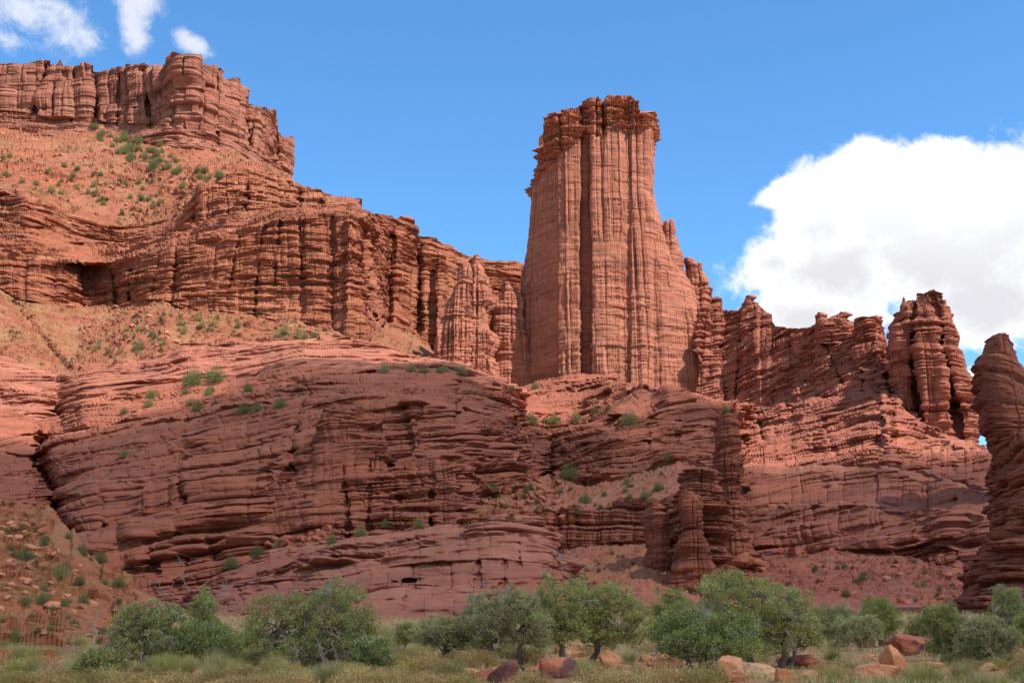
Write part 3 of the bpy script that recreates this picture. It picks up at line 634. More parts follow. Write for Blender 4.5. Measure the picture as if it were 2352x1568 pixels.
# ---- fins and wall on the right
K0 = [(1545,660,1085),(1568,640,1082),(1576,625,1082),(1580,620,1081),(1586,625,1081),(1600,626,1080),(1607,628,1078),(1612,640,1076),(1624,655,1073),(1628,682,1072),(1650,684,1066),(1655,710,1063),(1672,713,1054),(1676,717,1052),(1697,713,1041),(1702,722,1038),(1707,702,1035),(1712,694,1031),(1735,694,1015),(1745,702,1008),(1764,720,993),(1770,734,989),(1782,750,979),(1805,752,960),(1815,757,950),(1850,753,915),(1868,748,898),(1876,742,891),(1878,724,889),(1900,730,870),(1915,732,856),(1930,735,856),(1960,738,850),(1970,742,848),(1976,752,845),(1979,729,830),(2014,728,826),(2018,745,824),(2030,780,820),(2040,800,816),(2047,820,812),(2046,835,810),(2060,862,806),(2068,890,800),(2080,910,796),(2092,935,790),(2110,960,780),(2150,985,770),(2235,1030,740),(2262,1046,735),(2340,1050,720)]
K1 = [(1545,900,1010),(1568,905,1005),(1660,933,965),(1750,930,900),(1840,920,835),(2000,900,760),(2060,905,735),(2110,985,700),(2150,1000,680),(2340,1060,560)]
K1b = [(a, b + 12, c - 28) for a, b, c in K1]
K2 = [(1545,1060,660),(1690,1070,640),(1800,1075,625),(1900,1070,605),(2000,1072,585),(2100,1090,560),(2340,1150,470)]
K2b = [(a, b + 11, c - 26) for a, b, c in K2]
K3 = [(1545,1160,580),(1720,1160,560),(1900,1160,530),(2000,1155,510),(2340,1200,420)]
K3b = [(a, b + 10, c - 20) for a, b, c in K3]
K4 = [(1545,1295,480),(1700,1290,480),(1900,1268,460),(2100,1280,425),(2240,1330,385),(2340,1340,370)]
K5 = [(1545,1380,330),(1900,1370,320),(2100,1380,310),(2240,1400,300),(2340,1400,290)]
K6 = [(1545,1440,200),(1900,1440,200),(2340,1445,200)]
kw_ = dict(th=3.8, sa=2.0, bw=11, ba=1.8, cw=20, ca=2.4, ck=.9, mmin=.3, na=3.5, ns=26, dip=-0.12, soft=2.2, lens=.7, warp=1.1, sy=1.35)
kl = dict(th=4.4, sa=3.8, fine=.8, ck=.5, mmin=.5, bw=13, ba=1.1, cw=34, ca=2.0, na=2.6, ns=24, dip=-0.10, soft=2.0, lens=.9, warp=1.2, sy=1.4)
loft('rock_fin_wall', [K0, K1, K1b, K2, K2b, K3, K3b, K4, K5, K6],
     [kw_, dict(kl, nz=.1, soil=.2, fine=.2, sm=1), kl, dict(kl, nz=.1, soil=.5, fine=.2, sm=1, sy=.9), dict(kl, sa=2.6), dict(kl, nz=.1, soil=.45, fine=.2, sm=1, sy=.9), dict(kl, th=3.6, sa=3.4, mmin=.7), dict(soil=1, na=1.6, ns=18, ledge=0.85, th=3.0, sy=1.2), dict(soil=1, na=1.0, ns=12, ledge=.75, th=2.2)],
     1600, 2340, M['fin'], sx=1.7, seed=103, cap=50, capdrop=10, label='long jagged red fin wall stepping down to the right of the tall tower', cat='cliff',
     grooves=[(1705,720,1690,930,4,8.8),(1742,720,1745,930,4,-5.6),(1700,930,1690,1060,5,-4.0),(1885,760,1935,880,4,5.6),(1976,745,1985,900,4,8.0),(2010,740,2050,1060,6,-9.8),(1810,760,1830,920,4,4.8),(1740,945,1760,1030,7,5.6),(1655,720,1665,920,4,7.2),(1620,660,1590,900,5,-6.4),
              (2195,960,2200,1290,4,8.8),(2030,900,2045,1080,8,-8.4),(1890,960,1925,1060,5,4.0)])

# ---- free-standing towers
def cap_mat():
    """the tower's body and cap share a mesh; the cap weight picks the blockier, darker beds"""
    a = M['tower'].copy(); a.name = 'tower_rock'
    t = NT(a.node_tree); bs = t.n['Principled BSDF']
    at = t.n.new('ShaderNodeAttribute'); at.attribute_name = 'cap'
    src = bs.inputs['Base Color'].links[0].from_socket
    geo = t.n.new('ShaderNodeNewGeometry'); P = geo.outputs['Position']
    n = t.noise(t.vmath('MULTIPLY', P, (0.16, 0.16, 0.34)), 1.0, 4, 0.6)
    c = t.mix(t.ramp(n, 0.4, 0.6), (0.36, 0.125, 0.07), (0.45, 0.18, 0.10))
    c = t.mix(t.math('MULTIPLY', t.ramp(t.noise(P, 0.2, 3, 0.5), 0.55, 0.62), 0.7), c, (0.22, 0.14, 0.13))
    t.l.new(t.mix(at.outputs['Fac'], src, c), bs.inputs['Base Color'])
    return a
M['towerx'] = cap_mat()
tower('rock_tower', [(222,1240,1502),(300,1240,1502),(345,1232,1500),(430,1225,1500),(440,1224,1502),(480,1220,1512),(520,1217,1526),(560,1213,1542),(600,1206,1562),(640,1200,1580),(700,1192,1604),(780,1184,1632),(860,1176,1655),(930,1170,1675)],
      1075, 110, M['towerx'], yr=18,
      topline=[(1225,345),(1250,338),(1252,277),(1262,270),(1284,263),(1288,268),(1292,256),(1310,250),(1328,246),(1332,238),(1352,230),(1372,224),(1383,226),(1386,262),(1390,262),(1393,222),(1412,216),(1432,218),(1450,221),(1462,232),(1470,258),(1478,268),(1480,262),(1500,256),(1504,300),(1510,310)],
      flutes=[(1180,-30),(1215,-27),(1240,-22),(1262,-14),(1277,-9),(1282,3),(1300,6),(1318,5),(1330,6),(1334,-7),(1357,-6),(1361,9),(1395,12),(1425,11),(1431,6),(1446,5),(1450,9),(1475,11),(1495,9),(1502,3),(1520,5),(1560,4),(1600,2),(1640,-4),(1680,-10)],
      zfl=[(220,0.5),(340,0.6),(500,0.95),(900,1.2)], seed=211, th=5.2, sa=0.5, bw=9, ba=1.1, cw=12, ca=2.8, na=1.4, ns=16, ck=.9, fine=.45, soft=3, warp=.5, sy=1.15, res=1.15,
      capm=dict(th=3.2, sa=3.0, ck=.9, mmin=.6, bw=6.5, ba=3.0, cw=15, ca=4.5, na=1.6, ns=9, soft=2.2, warp=.6), p=4.2, pl=.25, capsplit=[(1210,440),(1260,395),(1320,362),(1380,345),(1440,330),(1510,318)])
bpy.data.objects['rock_tower']['label'] = 'tallest red tower, fluted columns under a dark blocky crown, at the centre'
bpy.data.objects['rock_tower']['category'] = 'rock tower'
tk = dict(th=4.2, sa=1.1, bw=9, ba=0.9, cw=11, ca=2.2, na=2.2, ns=12, soft=2.2, lens=.7)
def tw(name, label, outl, Y, thk, mat='fin', cat='rock spire', **k):
    kk = dict(tk); kk.update(k)
    o = tower(name, outl, Y, thk, M[mat], **kk); tag(o, label, cat); return o
tw('rock_spire', 'pointed fluted spire standing just left of the tallest tower', [(584,1092,1097),(592,1088,1101),(604,1084,1102),(625,1080,1108),(645,1076,1116),(690,1068,1119),(760,1058,1124),(880,1045,1136)], 1040, 48, 'tower', seed=227, cw=8, ca=5.0, sa=1.2, th=3.4, yr=10, p=3)
tw('rock_fin', 'ragged stepped fin leaning against the left side of the pointed spire', [(607,1072,1080),(625,1060,1084),(645,1050,1088),(690,1030,1092),(760,1006,1096),(830,990,1100),(885,978,1104)], 1028, 42, 'tower', cat='rock fin', seed=228, cw=7, ca=5.5, sa=1.4, th=3.0, yr=16, p=2.6)
tw('rock_shoulder', 'small notched shoulder halfway up the right edge of the tallest tower', [(504,1536,1546),(509,1530,1549),(530,1524,1551),(560,1516,1557),(600,1510,1568),(640,1520,1572)], 1062, 34, 'tower', seed=223, th=3.4, sa=.7, ca=1.2, cw=8, cat='rock shoulder', p=3)
tw('rock_spire', 'small low spire wedged between the pointed spire and the tallest tower', [(646,1162,1168),(655,1156,1178),(690,1150,1192),(704,1124,1200),(780,1126,1215),(900,1120,1240)], 1075, 44, 'tower', seed=229, cw=10, ca=2, th=3.2)
tw('rock_spire', 'slim stepped spire topped by a tiny knob, first right of the tallest tower', [(592,1579,1582),(600,1577,1585),(606,1576,1606),(612,1577,1607),(640,1575,1622),(650,1572,1626),(655,1576,1614),(700,1570,1632),(800,1560,1650),(925,1540,1680)], 1078, 40, 'tower', seed=231, th=3, sa=.9)
# beak-shaped caprock
tw('balanced_rock', 'beak-shaped balanced rock perched on the red fin wall', [(678,1716,1728),(683,1713,1736),(687,1712,1730),(692,1711,1726),(696,1711,1743),(699,1712,1738),(704,1714,1734),(712,1705,1745),(730,1702,1760),(800,1700,1775)], 1024, 18, 'fin', seed=233, th=2.2, sa=.6, cw=6, ca=.5, ba=.3, cat='balanced rock')
tw('balanced_rock', 'flat overhanging slabs stacked on the middle of the red fin wall', [(716,1930,1944),(720,1928,1957),(725,1912,1956),(730,1905,1950),(736,1880,1955),(745,1878,1972),(790,1885,1990)], 848, 20, 'fin', seed=239, th=2.2, sa=1.2, cw=9, ca=.6, cat='balanced rock')
tw('balanced_rock', 'short stubby cap rock left of the flat stacked slabs on the fin wall', [(717,1878,1888),(722,1877,1900),(728,1880,1900),(735,1876,1906),(780,1876,1920)], 872, 14, 'fin', seed=241, th=1.8, sa=.8, cw=6, ca=.4, cat='balanced rock')
tw('rock_spire', 'blocky end spire where the red fin wall drops to the notch', [(727,1982,2012),(733,1979,2017),(742,1977,2014),(750,1975,2020),(790,1968,2034),(830,1962,2048),(850,1962,2046),(900,1955,2074),(1010,1950,2110)], 815, 46, 'fin', seed=243, sa=2.2)
# twin tower
tw('rock_tower', 'lumpy clustered tower with deep chimneys against the white cloud', [(688,2076,2174),(716,2072,2186),(740,2070,2190),(772,2068,2204),(795,2064,2201),(845,2066,2218),(900,2064,2232),(956,2070,2248),(1045,2078,2254),(1120,2078,2258)],
   745, 62, 'fin', cat='rock tower', seed=251, sa=1.6, ca=2.4, cw=13, p=4.2, res=1.3, sy=1.3,
   topline=[(2060,712),(2076,706),(2084,700),(2098,690),(2100,672),(2106,676),(2112,668),(2122,673),(2136,668),(2144,665),(2152,668),(2166,678),(2172,690),(2182,704)],
   flutes=[(0,0),(0.12,2),(0.17,-16),(0.25,-16),(0.30,8),(0.5,10),(0.64,8),(0.68,-15),(0.76,-15),(0.80,5),(1,0)], zfl=[(660,.1),(740,.3),(790,1),(930,1),(1000,.2),(1120,.1)])
tw('rock_column', 'shorter left column of the clustered tower, with a thin needle on top', [(742,2060,2072),(748,2053,2076),(780,2050,2082),(830,2050,2090),(900,2052,2100),(1000,2060,2110)], 730, 24, 'fin', seed=257, cat='rock column')
tw('rock_needle', 'thin stone needle on the left edge of the clustered tower', [(682,2075,2077),(690,2073,2080),(698,2072,2082),(720,2070,2088)], 730, 5, 'fin', seed=259, th=1.4, sa=.25, ba=0, ca=.2, cw=3, na=.2, ns=3, cat='rock needle')
tw('rock_tower', 'smooth-sided layered tower with rounded cap, cut by the right edge', [(766,2292,2312),(769,2286,2320),(776,2281,2322),(788,2279,2326),(800,2280,2330),(815,2265,2336),(835,2263,2345),(860,2262,2352),(925,2260,2372),(942,2273,2375),(990,2284,2385),(1045,2286,2400),(1230,2284,2420),(1350,2272,2440)],
   470, 38, 'dark', cat='rock tower', seed=263, th=3.4, sa=1.5, ca=1.2, cw=20, na=1.4, res=1.4, p=2.3, sy=1.3, dip=0.1)
# near stack on the right edge
tw('rock_stack', 'near lumpy rock stack at the lower right edge with a pale round knob', [(992,2350,2362),(998,2341,2385),(1012,2339,2400),(1035,2333,2440),(1050,2331,2470),(1075,2346,2490),(1110,2342,2500),(1150,2334,2520),(1200,2318,2540),(1240,2300,2560),(1275,2282,2580),(1300,2268,2590),(1340,2255,2600),(1380,2235,2620),(1430,2205,2650)],
   255, 60, 'dark', cat='rock stack', seed=269, th=3.0, sa=1.8, ca=1.6, cw=9, na=1.8, ns=8, soft=1.6, res=1.6)
# pillar group in front
tw('rock_pillar', 'biggest rounded pillar rising behind the green junipers right of centre', [(1075,1596,1630),(1080,1585,1642),(1095,1574,1652),(1112,1568,1655),(1120,1560,1660),(1150,1553,1664),(1200,1546,1668),(1225,1548,1672),(1250,1550,1664),(1300,1530,1680),(1345,1505,1690),(1410,1480,1700)], 335, 26, 'dark', cat='rock pillar', seed=271, th=2.9, sa=1.6, cw=7, ca=1.4, na=1.2, ns=7, soft=1.8, res=1.3)
tw('rock_pillar', 'shorter pillar with a head-like cap in front of the biggest rounded pillar', [(1133,1572,1596),(1138,1564,1606),(1150,1562,1608),(1175,1566,1612),(1200,1570,1618),(1212,1568,1616),(1235,1562,1620),(1260,1555,1628),(1300,1545,1640),(1345,1530,1645),(1410,1515,1655)], 315, 14, 'dark', cat='rock pillar', seed=277, th=2.3, sa=.9, cw=5, ca=.8, na=.7, ns=5, soft=1.8, res=1.2)
tw('rock_pillar', 'low left pillar of the pillar group, with a small overhanging cap', [(1148,1490,1512),(1153,1486,1520),(1163,1490,1530),(1185,1480,1540),(1205,1480,1548),(1260,1484,1560),(1320,1478,1570),(1410,1465,1590)], 335, 16, 'dark', cat='rock pillar', seed=281, th=2.3, sa=.9, cw=6, ca=.8, na=.9, ns=6, soft=1.8)
tw('rock_pillar', 'tall thin pillar group clinging to the wall behind the biggest rounded pillar', [(950,1662,1682),(956,1656,1688),(985,1654,1690),(1010,1650,1690),(1050,1645,1696),(1100,1650,1702),(1150,1650,1712),(1200,1652,1718),(1260,1655,1730),(1320,1650,1742),(1400,1640,1750)], 385, 22, 'dark', cat='rock pillar', seed=283, th=2.6, sa=1.0, cw=7, ca=1.2, na=1.2, ns=8)
tw('rock_buttress', 'blocky stub buttress at the near end of the ledgy band, centre', [(1060,1655,1690),(1070,1640,1700)], 390, 10, 'dark', cat='buttress') if False else None

# ---- fair-weather clouds overhead, beyond the right edge and above the frame, that shade the foreground
def cloud_over(name, boundary, H, trans, seed, thick=90, label=None):
    """boundary: world (x, y, z) points of the shaded area's outline; the cloud hangs H metres up on the way to the sun"""
    B = np.array(boundary, float)
    k = (H - B[:, 2]) / sd.z
    Q = np.stack([B[:, 0] + sd.x * k, B[:, 1] + sd.y * k], -1)
    n = len(Q); t = np.linspace(0, n, 420, endpoint=False); i = t.astype(int); f = (t - i)[:, None]
    ring = Q[i] * (1 - f) + Q[(i + 1) % n] * f
    c = ring.mean(0)
    nr = 60; V = []; A = []
    for side in (1, -1):
        for r in range(nr):
            q = (r / (nr - 1)) if side > 0 else 1 - r / (nr - 1)
            p = c + (ring - c) * q
            nz = fbm2(p[:, 0] / 160, p[:, 1] / 160, 5, seed + (0 if side > 0 else 9))
            edge = np.sqrt(max(0, 1 - q ** 6))
            zz = H + side * thick * edge * (0.55 + 0.8 * nz) * (1.6 if side > 0 else 0.6)
            V.append(np.stack([p[:, 0], p[:, 1], zz], -1))
            dist = np.linalg.norm(ring - c, axis=1) * (1 - q)
            A.append(np.clip(dist / 45 + 0.5 * nz, 0, 1))
    V = np.array(V); A = np.array(A)
    m = bpy.data.materials.new('cloud_vapour'); m.use_nodes = True
    tt = NT(m.node_tree); tt.n.clear()
    out = tt.n.new('ShaderNodeOutputMaterial'); tr = tt.n.new('ShaderNodeBsdfTransparent'); df = tt.n.new('ShaderNodeBsdfDiffuse')
    df.inputs[0].default_value = (0.9, 0.9, 0.9, 1); mx = tt.n.new('ShaderNodeMixShader')
    at = tt.n.new('ShaderNodeAttribute'); at.attribute_name = 'soft'
    tt.l.new(tt.math('MULTIPLY', at.outputs['Fac'], 1 - math.sqrt(trans)), mx.inputs[0])
    tt.l.new(tr.outputs[0], mx.inputs[1]); tt.l.new(df.outputs[0], mx.inputs[2]); tt.l.new(mx.outputs[0], out.inputs[0])
    o = mesh_np(name, V, grid_faces(V.shape[0], V.shape[1], wrap=True), m, smooth=True, attrs={'soft': A})
    tag(o, kind='structure')
cloud_over('cloud', [(-900,480,60),(-300,520,90),(-230,545,95),(-180,560,95),(-120,600,100),(-112,730,130),(-60,735,130),(-20,745,130),(-10,640,110),(-2,560,70),(22,525,60),(44,545,90),(56,600,110),(62,720,130),(119,715,120),(110,640,105),(105,590,95),(150,560,85),(185,575,85),(200,600,90),(230,570,100),(330,560,100),(700,560,60),(1200,300,0),(900,-400,0),(0,-500,0),(-900,-300,0)], 1500, 0.25, 5)

# ============================================================ BOULDERS AND PLANTS
def stone_mat(name, a, b, patina=None, pf=0.5):
    m = bpy.data.materials.new(name); m.use_nodes = True
    t = NT(m.node_tree); bs = t.n['Principled BSDF']
    tc = t.n.new('ShaderNodeTexCoord'); P = tc.outputs['Object']; oi = t.n.new('ShaderNodeObjectInfo')
    P = t.vmath('ADD', P, t.vmath('MULTIPLY', t_rgb(t, oi.outputs['Random']), (37, 11, 5)))
    n = t.noise(P, 1.6, 6, 0.65)
    b_ = t.noise(t.vmath('MULTIPLY', P, (0.8, 0.8, 6)), 1.0, 4, 0.6, 0.5)
    col = t.mix(t.ramp(n, 0.35, 0.65), a, b)
    col = t.mix(t.math('MULTIPLY', t.ramp(b_, 0.5, 0.65), 0.35), col, tuple(c * 0.7 for c in a))
    if patina:
        col = t.mix(t.math('MULTIPLY', t.ramp(t.noise(P, 1.1, 5, 0.65), 0.5 - 0.2 * (pf - 0.5), 0.6), 0.85), col, patina)
    tone = t.ramp(t.noise(P, 9.0, 5, 0.7), 0.3, 0.7, 0.82, 1.15, False)
    col = t.mix(1.0, col, t_rgb(t, tone), 'MULTIPLY')
    t.l.new(col, bs.inputs['Base Color']); bs.inputs['Roughness'].default_value = 0.92; bs.inputs['Specular IOR Level'].default_value = 0.2
    bp = t.n.new('ShaderNodeBump'); t.l.new(t.math('ADD', t.noise(P, 7, 6, 0.7), b_), bp.inputs['Height']); bp.inputs['Strength'].default_value = 0.5; bp.inputs['Distance'].default_value = 0.05
    t.l.new(bp.outputs[0], bs.inputs['Normal'])
    return m
M['b_orange'] = stone_mat('orange_boulder', (0.50, 0.19, 0.085), (0.56, 0.26, 0.13))
M['b_tan'] = stone_mat('tan_boulder', (0.58, 0.36, 0.20), (0.50, 0.24, 0.12))
M['b_red'] = stone_mat('red_boulder', (0.34, 0.10, 0.055), (0.42, 0.15, 0.08), (0.07, 0.04, 0.04), 0.5)
M['b_dark'] = stone_mat('varnished_boulder', (0.26, 0.085, 0.05), (0.34, 0.11, 0.06), (0.06, 0.04, 0.042), 1.1)
M['b_slope'] = stone_mat('slope_block', (0.42, 0.145, 0.08), (0.36, 0.115, 0.07))
M['b_slope2'] = stone_mat('pale_slope_block', (0.52, 0.235, 0.115), (0.46, 0.18, 0.09))

def rock_shape(seed, nplanes=16, aspect=(1, 1, 1), nu=44, nv=26, sharp=26.0, rough=0.05):
    """faceted boulder: soft intersection of random planes, unit size"""
    rg = np.random.RandomState(seed)
    N = rg.normal(size=(nplanes, 3)); N /= np.linalg.norm(N, axis=1, keepdims=True)
    dd = rg.uniform(0.72, 1.0, nplanes)
    N = np.concatenate([N, np.eye(3), -np.eye(3)]); dd = np.concatenate([dd, np.full(6, 1.0)])
    th = np.linspace(0, 2 * np.pi, nu, endpoint=False); ph = np.linspace(0.02, np.pi - 0.02, nv)
    T, Pn = np.meshgrid(th, ph)
    D = np.stack([np.sin(Pn) * np.cos(T), np.sin(Pn) * np.sin(T), np.cos(Pn)], -1)
    q = np.maximum(D @ N.T, 1e-3) / dd
    r = 1.0 / (np.sum(q ** sharp, -1) ** (1 / sharp))
    V = D * r[..., None] * np.array(aspect)
    V = V + D * (rough * fbm3(V * 2.2 + seed % 97, 4, seed))[..., None] * 1.6
    return V, grid_faces(nv, nu, wrap=True)
def rock_full(seed, **k):
    V, Fq = rock_shape(seed, **k)
    nv, nu = V.shape[:2]
    W = np.concatenate([V.reshape(-1, 3), V[0].mean(0)[None], V[-1].mean(0)[None]])
    a = np.arange(nu); b = (a + 1) % nu
    Ft = np.concatenate([np.stack([a, b, a * 0 + nv * nu], -1)[:, ::-1], np.stack([a, b, a * 0 + nv * nu + 1], -1) + np.array([(nv - 1) * nu, (nv - 1) * nu, 0])])
    return W, Fq[:, ::-1], Ft[:, ::-1]
def boulder(label, L, Rr, T, B, mat, seed, asp=1.0, tilt=0.0, planes=14, Y=None, cat='boulder', name='boulder', sharp=60.0, bury=0.22, rough=.07):
    """a boulder that fills the picture box L..Rr × T..B, its foot on the ground"""
    if Y is None: Y = ground_at(0.5 * (L + Rr), B)[1]
    a = pos(L, B, Y); b = pos(Rr, B, Y); c = pos(L, T, Y)
    w = b[0] - a[0]; h = (c[2] - a[2])
    V, Fq, Ft = rock_full(seed, nplanes=planes, sharp=sharp, rough=rough)
    e = (V.max(0) - V.min(0))
    ct, st = math.cos(tilt), math.sin(tilt)
    if tilt:
        V = np.stack([V[:, 0] * 1.5 * ct - V[:, 2] * st, V[:, 1], V[:, 0] * 1.5 * st + V[:, 2] * ct], -1)
    mn, mx = V.min(0), V.max(0)
    H = h * (1 + bury)
    V = (V - (mn + mx) / 2) / (mx - mn) * np.array([w, w * asp, H])
    V[:, 2] += H / 2 - h * bury
    o = mesh_np(name, V, Fq, mat, Ft=Ft, smooth=False)
    o.location = (float((a[0] + b[0]) / 2), float(Y + w * asp * 0.25), float(a[2]))
    tag(o, label, cat)
    return o
BL = [
 ('cream layered boulder with a flat tilted top below the twisted juniper', 1272, 1346, 1457, 1503, 'b_tan', 11, 1.0, -0.35, 10),
 ('dark red block with a blackened left end, lowest row near the centre', 1237, 1332, 1508, 1556, 'b_red', 12, .7, 0.05, 8),
 ('black-varnished boulder leaning to the right at the bottom edge', 1122, 1192, 1514, 1572, 'b_dark', 13, .8, 0.55, 9),
 ('split red slab with a curved upper edge beside the black-varnished boulder', 1080, 1152, 1532, 1576, 'b_red', 14, .7, 0.3, 9),
 ('flat orange slab at the far left of the split red slabs', 1058, 1104, 1533, 1552, 'b_orange', 15, .8, -0.15, 9),
 ('low reddish stone between the black-varnished boulder and the dark red block', 1190, 1240, 1528, 1545, 'b_red', 16, .8, 0, 10),
 ('leaning orange-brown stone just right of the cream layered boulder', 1376, 1432, 1490, 1532, 'b_orange', 17, .7, -0.5, 9),
 ('small flat orange stone left of the dark red block', 1362, 1386, 1500, 1512, 'b_orange', 18, .9, 0, 10),
 ('rounded pale orange boulder with white spots in front of the big green juniper', 1502, 1576, 1494, 1532, 'b_orange', 19, .9, -0.1, 22),
 ('small round orange stone left of the rounded pale orange boulder', 1468, 1500, 1502, 1520, 'b_orange', 20, .9, 0, 20),
 ('squarish orange boulder with a sharp left edge under the biggest juniper', 1644, 1712, 1504, 1560, 'b_orange', 21, .9, -0.12, 8),
 ('pale rounded boulder touching the right side of the squarish orange boulder', 1700, 1786, 1520, 1556, 'b_tan', 22, .8, -0.12, 16),
 ('long low orange stone in front of the squarish orange boulder', 1655, 1720, 1538, 1566, 'b_orange', 23, .6, 0.2, 12),
 ('chipped upright orange block right of the pale rounded boulder', 1783, 1822, 1532, 1574, 'b_orange', 24, .9, -0.1, 8),
 ('shadowed dark flat stone under the edge of the biggest juniper', 1604, 1656, 1514, 1536, 'b_dark', 25, .8, -0.1, 9),
 ('long brown slab sloping to the left, right of the biggest juniper trunk', 1790, 1892, 1502, 1534, 'b_red', 26, .6, 0.15, 10),
 ('tall orange boulder leaning right in the grass', 2026, 2088, 1478, 1546, 'b_orange', 27, .7, -0.85, 9),
 ('wide orange boulder with a peaked left end at the bottom right', 1958, 2078, 1523, 1572, 'b_orange', 28, .8, -0.2, 9),
 ('big flat brown slab lying behind the tall leaning boulder', 2046, 2162, 1454, 1506, 'b_red', 29, .8, -0.25, 10),
 ('small round dark red rock left of the big flat brown slab', 2018, 2044, 1468, 1482, 'b_dark', 30, .9, 0, 14),
 ('small tan stone cut by the bottom edge, right of the peaked boulder', 2138, 2178, 1552, 1580, 'b_tan', 31, .9, 0, 14),
 ('flat orange stone half hidden in grass right of the tall leaning boulder', 2126, 2166, 1518, 1536, 'b_orange', 32, .8, -0.2, 10),
 ('orange stone under the right-hand junipers', 2332, 2375, 1462, 1486, 'b_orange', 33, .9, 0, 10),
 ('small orange stone behind the dry brush left of the dark juniper', 1812, 1842, 1448, 1462, 'b_orange', 34, .9, 0, 10),
 ('low orange stone below the small stone in the dry brush', 1826, 1852, 1464, 1478, 'b_orange', 35, .9, 0, 12),
 ('thin layered orange slabs in the grass left of the big flat slab', 1984, 2012, 1466, 1486, 'b_orange', 36, .8, 0, 9),
 ('orange slab lying among shrubs at the bottom left', 118, 152, 1512, 1536, 'b_orange', 37, .5, 0.4, 8),
 ('bright orange boulder cut by the left edge at the bottom', -20, 22, 1538, 1566, 'b_orange', 38, .9, -0.3, 9),
 ('pale driftwood-like long stone lying on bare red soil at the bottom right', 1936, 1962, 1552, 1562, 'b_tan', 39, .5, -0.3, 12),
]
for k, (lb, L, Rr, T, B, mt, sd_, asp, tl, npn) in enumerate(BL):
    boulder(lb, L, Rr, T, min(B, 1566), M[mt], sd_, asp, tl, npn, bury=0.3 if B <= 1566 else 0.5)

rs = random.Random(5)
sm = []
for v in range(5):
    V, Fq, Ft = rock_full(950 + v, nplanes=10, nu=18, nv=11, aspect=(1, .8, .55))
    o = mesh_np('p', V, Fq, M[('b_orange', 'b_red', 'b_tan')[v % 3]], Ft=Ft); me = o.data; bpy.data.objects.remove(o); me.name = 'stone'; sm.append(me)
for k in range(70):
    y = 33 + 35 * rs.random() ** 1.3; x = rs.uniform(-.02, .42) * y if k % 4 else rs.uniform(-.4, 0) * y
    o = bpy.data.objects.new('stone', rs.choice(sm)); C.objects.link(o); s_ = rs.choice([.08, .1, .13, .18, .26])
    o.location = (x, y, float(ground_z(x, y)) + s_ * .1); o.scale = (s_, s_, s_); o.rotation_euler = (rs.uniform(-.3, .3), rs.uniform(-.3, .3), rs.uniform(0, 6.28))
    tag(o, 'small loose stone on the red soil of the flat between shrubs', 'stone', 'small stones on the flat')
for k, (x, T, w, mt) in enumerate([(1440,1524,40,'b_orange'),(1560,1536,46,'b_tan'),(1600,1548,30,'b_orange'),(1860,1538,44,'b_orange'),(1905,1520,30,'b_orange'),(1925,1536,26,'b_tan'),(2100,1532,44,'b_orange'),(2210,1530,36,'b_orange'),(1020,1536,34,'b_orange'),(960,1520,22,'b_orange'),(2270,1520,40,'b_tan'),(1330,1492,30,'b_orange'),(2000,1500,30,'b_orange'),(1220,1500,24,'b_orange')]):
    o = boulder('half-buried rounded orange or tan stone in the grass between the larger boulders', x - w / 2, x + w / 2, T, T + w * .55, M[mt], 130 + k, .85, rs.uniform(-.4, .4), 11)
    o['group'] = 'medium stones in the grass'
# ---------------------------------------------------------------- foliage building
def leaf_mat(name, cols, rough=0.6, trans=0.25):
    m = bpy.data.materials.new(name); m.use_nodes = True
    t = NT(m.node_tree); bs = t.n['Principled BSDF']
    geo = t.n.new('ShaderNodeNewGeometry')
    r = t.n.new('ShaderNodeValToRGB'); t.l.new(geo.outputs['Random Per Island'], r.inputs[0])
    e = r.color_ramp.elements; e[0].color = (*cols[0], 1); e[1].color = (*cols[-1], 1); e[1].position = 1
    for k, c in enumerate(cols[1:-1]):
        x = e.new((k + 1) / (len(cols) - 1)); x.color = (*c, 1)
    oi = t.n.new('ShaderNodeObjectInfo'); v = t.ramp(oi.outputs['Random'], 0, 1, 0.82, 1.15, False)
    P = geo.outputs['Position']
    cl = t.ramp(t.noise(P, 1.7, 3, 0.5), 0.3, 0.7, 0.75, 1.25, False)
    col = t.mix(1.0, r.outputs[0], t_rgb(t, t.math('MULTIPLY', v, cl)), 'MULTIPLY')
    t.l.new(col, bs.inputs['Base Color']); bs.inputs['Roughness'].default_value = rough; bs.inputs['Specular IOR Level'].default_value = 0.25
    tl = t.n.new('ShaderNodeBsdfTranslucent'); t.l.new(col, tl.inputs[0])
    mx = t.n.new('ShaderNodeMixShader'); mx.inputs[0].default_value = trans
    t.l.new(bs.outputs[0], mx.inputs[1]); t.l.new(tl.outputs[0], mx.inputs[2])
    t.l.new(mx.outputs[0], t.n['Material Output'].inputs[0])
    return m
def plain_mat(name, a, b, sc_=6.0, rough=0.85):
    m = bpy.data.materials.new(name); m.use_nodes = True
    t = NT(m.node_tree); bs = t.n['Principled BSDF']; geo = t.n.new('ShaderNodeNewGeometry')
    n = t.noise(t.vmath('MULTIPLY', geo.outputs['Position'], (sc_, sc_, sc_ * 0.3)), 1.0, 4, 0.6)
    t.l.new(t.mix(t.ramp(n, 0.35, 0.65), a, b), bs.inputs['Base Color']); bs.inputs['Roughness'].default_value = rough
    return m
M['juniper'] = leaf_mat('juniper_leaves', [(0.375, 0.317, 0.101), (0.223, 0.276, 0.079), (0.327, 0.373, 0.110), (0.404, 0.420, 0.133), (0.477, 0.399, 0.121), (0.269, 0.337, 0.110)])
M['juniper_grey'] = leaf_mat('grey_green_leaves', [(0.385, 0.325, 0.137), (0.259, 0.275, 0.113), (0.360, 0.360, 0.150), (0.432, 0.395, 0.179), (0.287, 0.311, 0.132)])
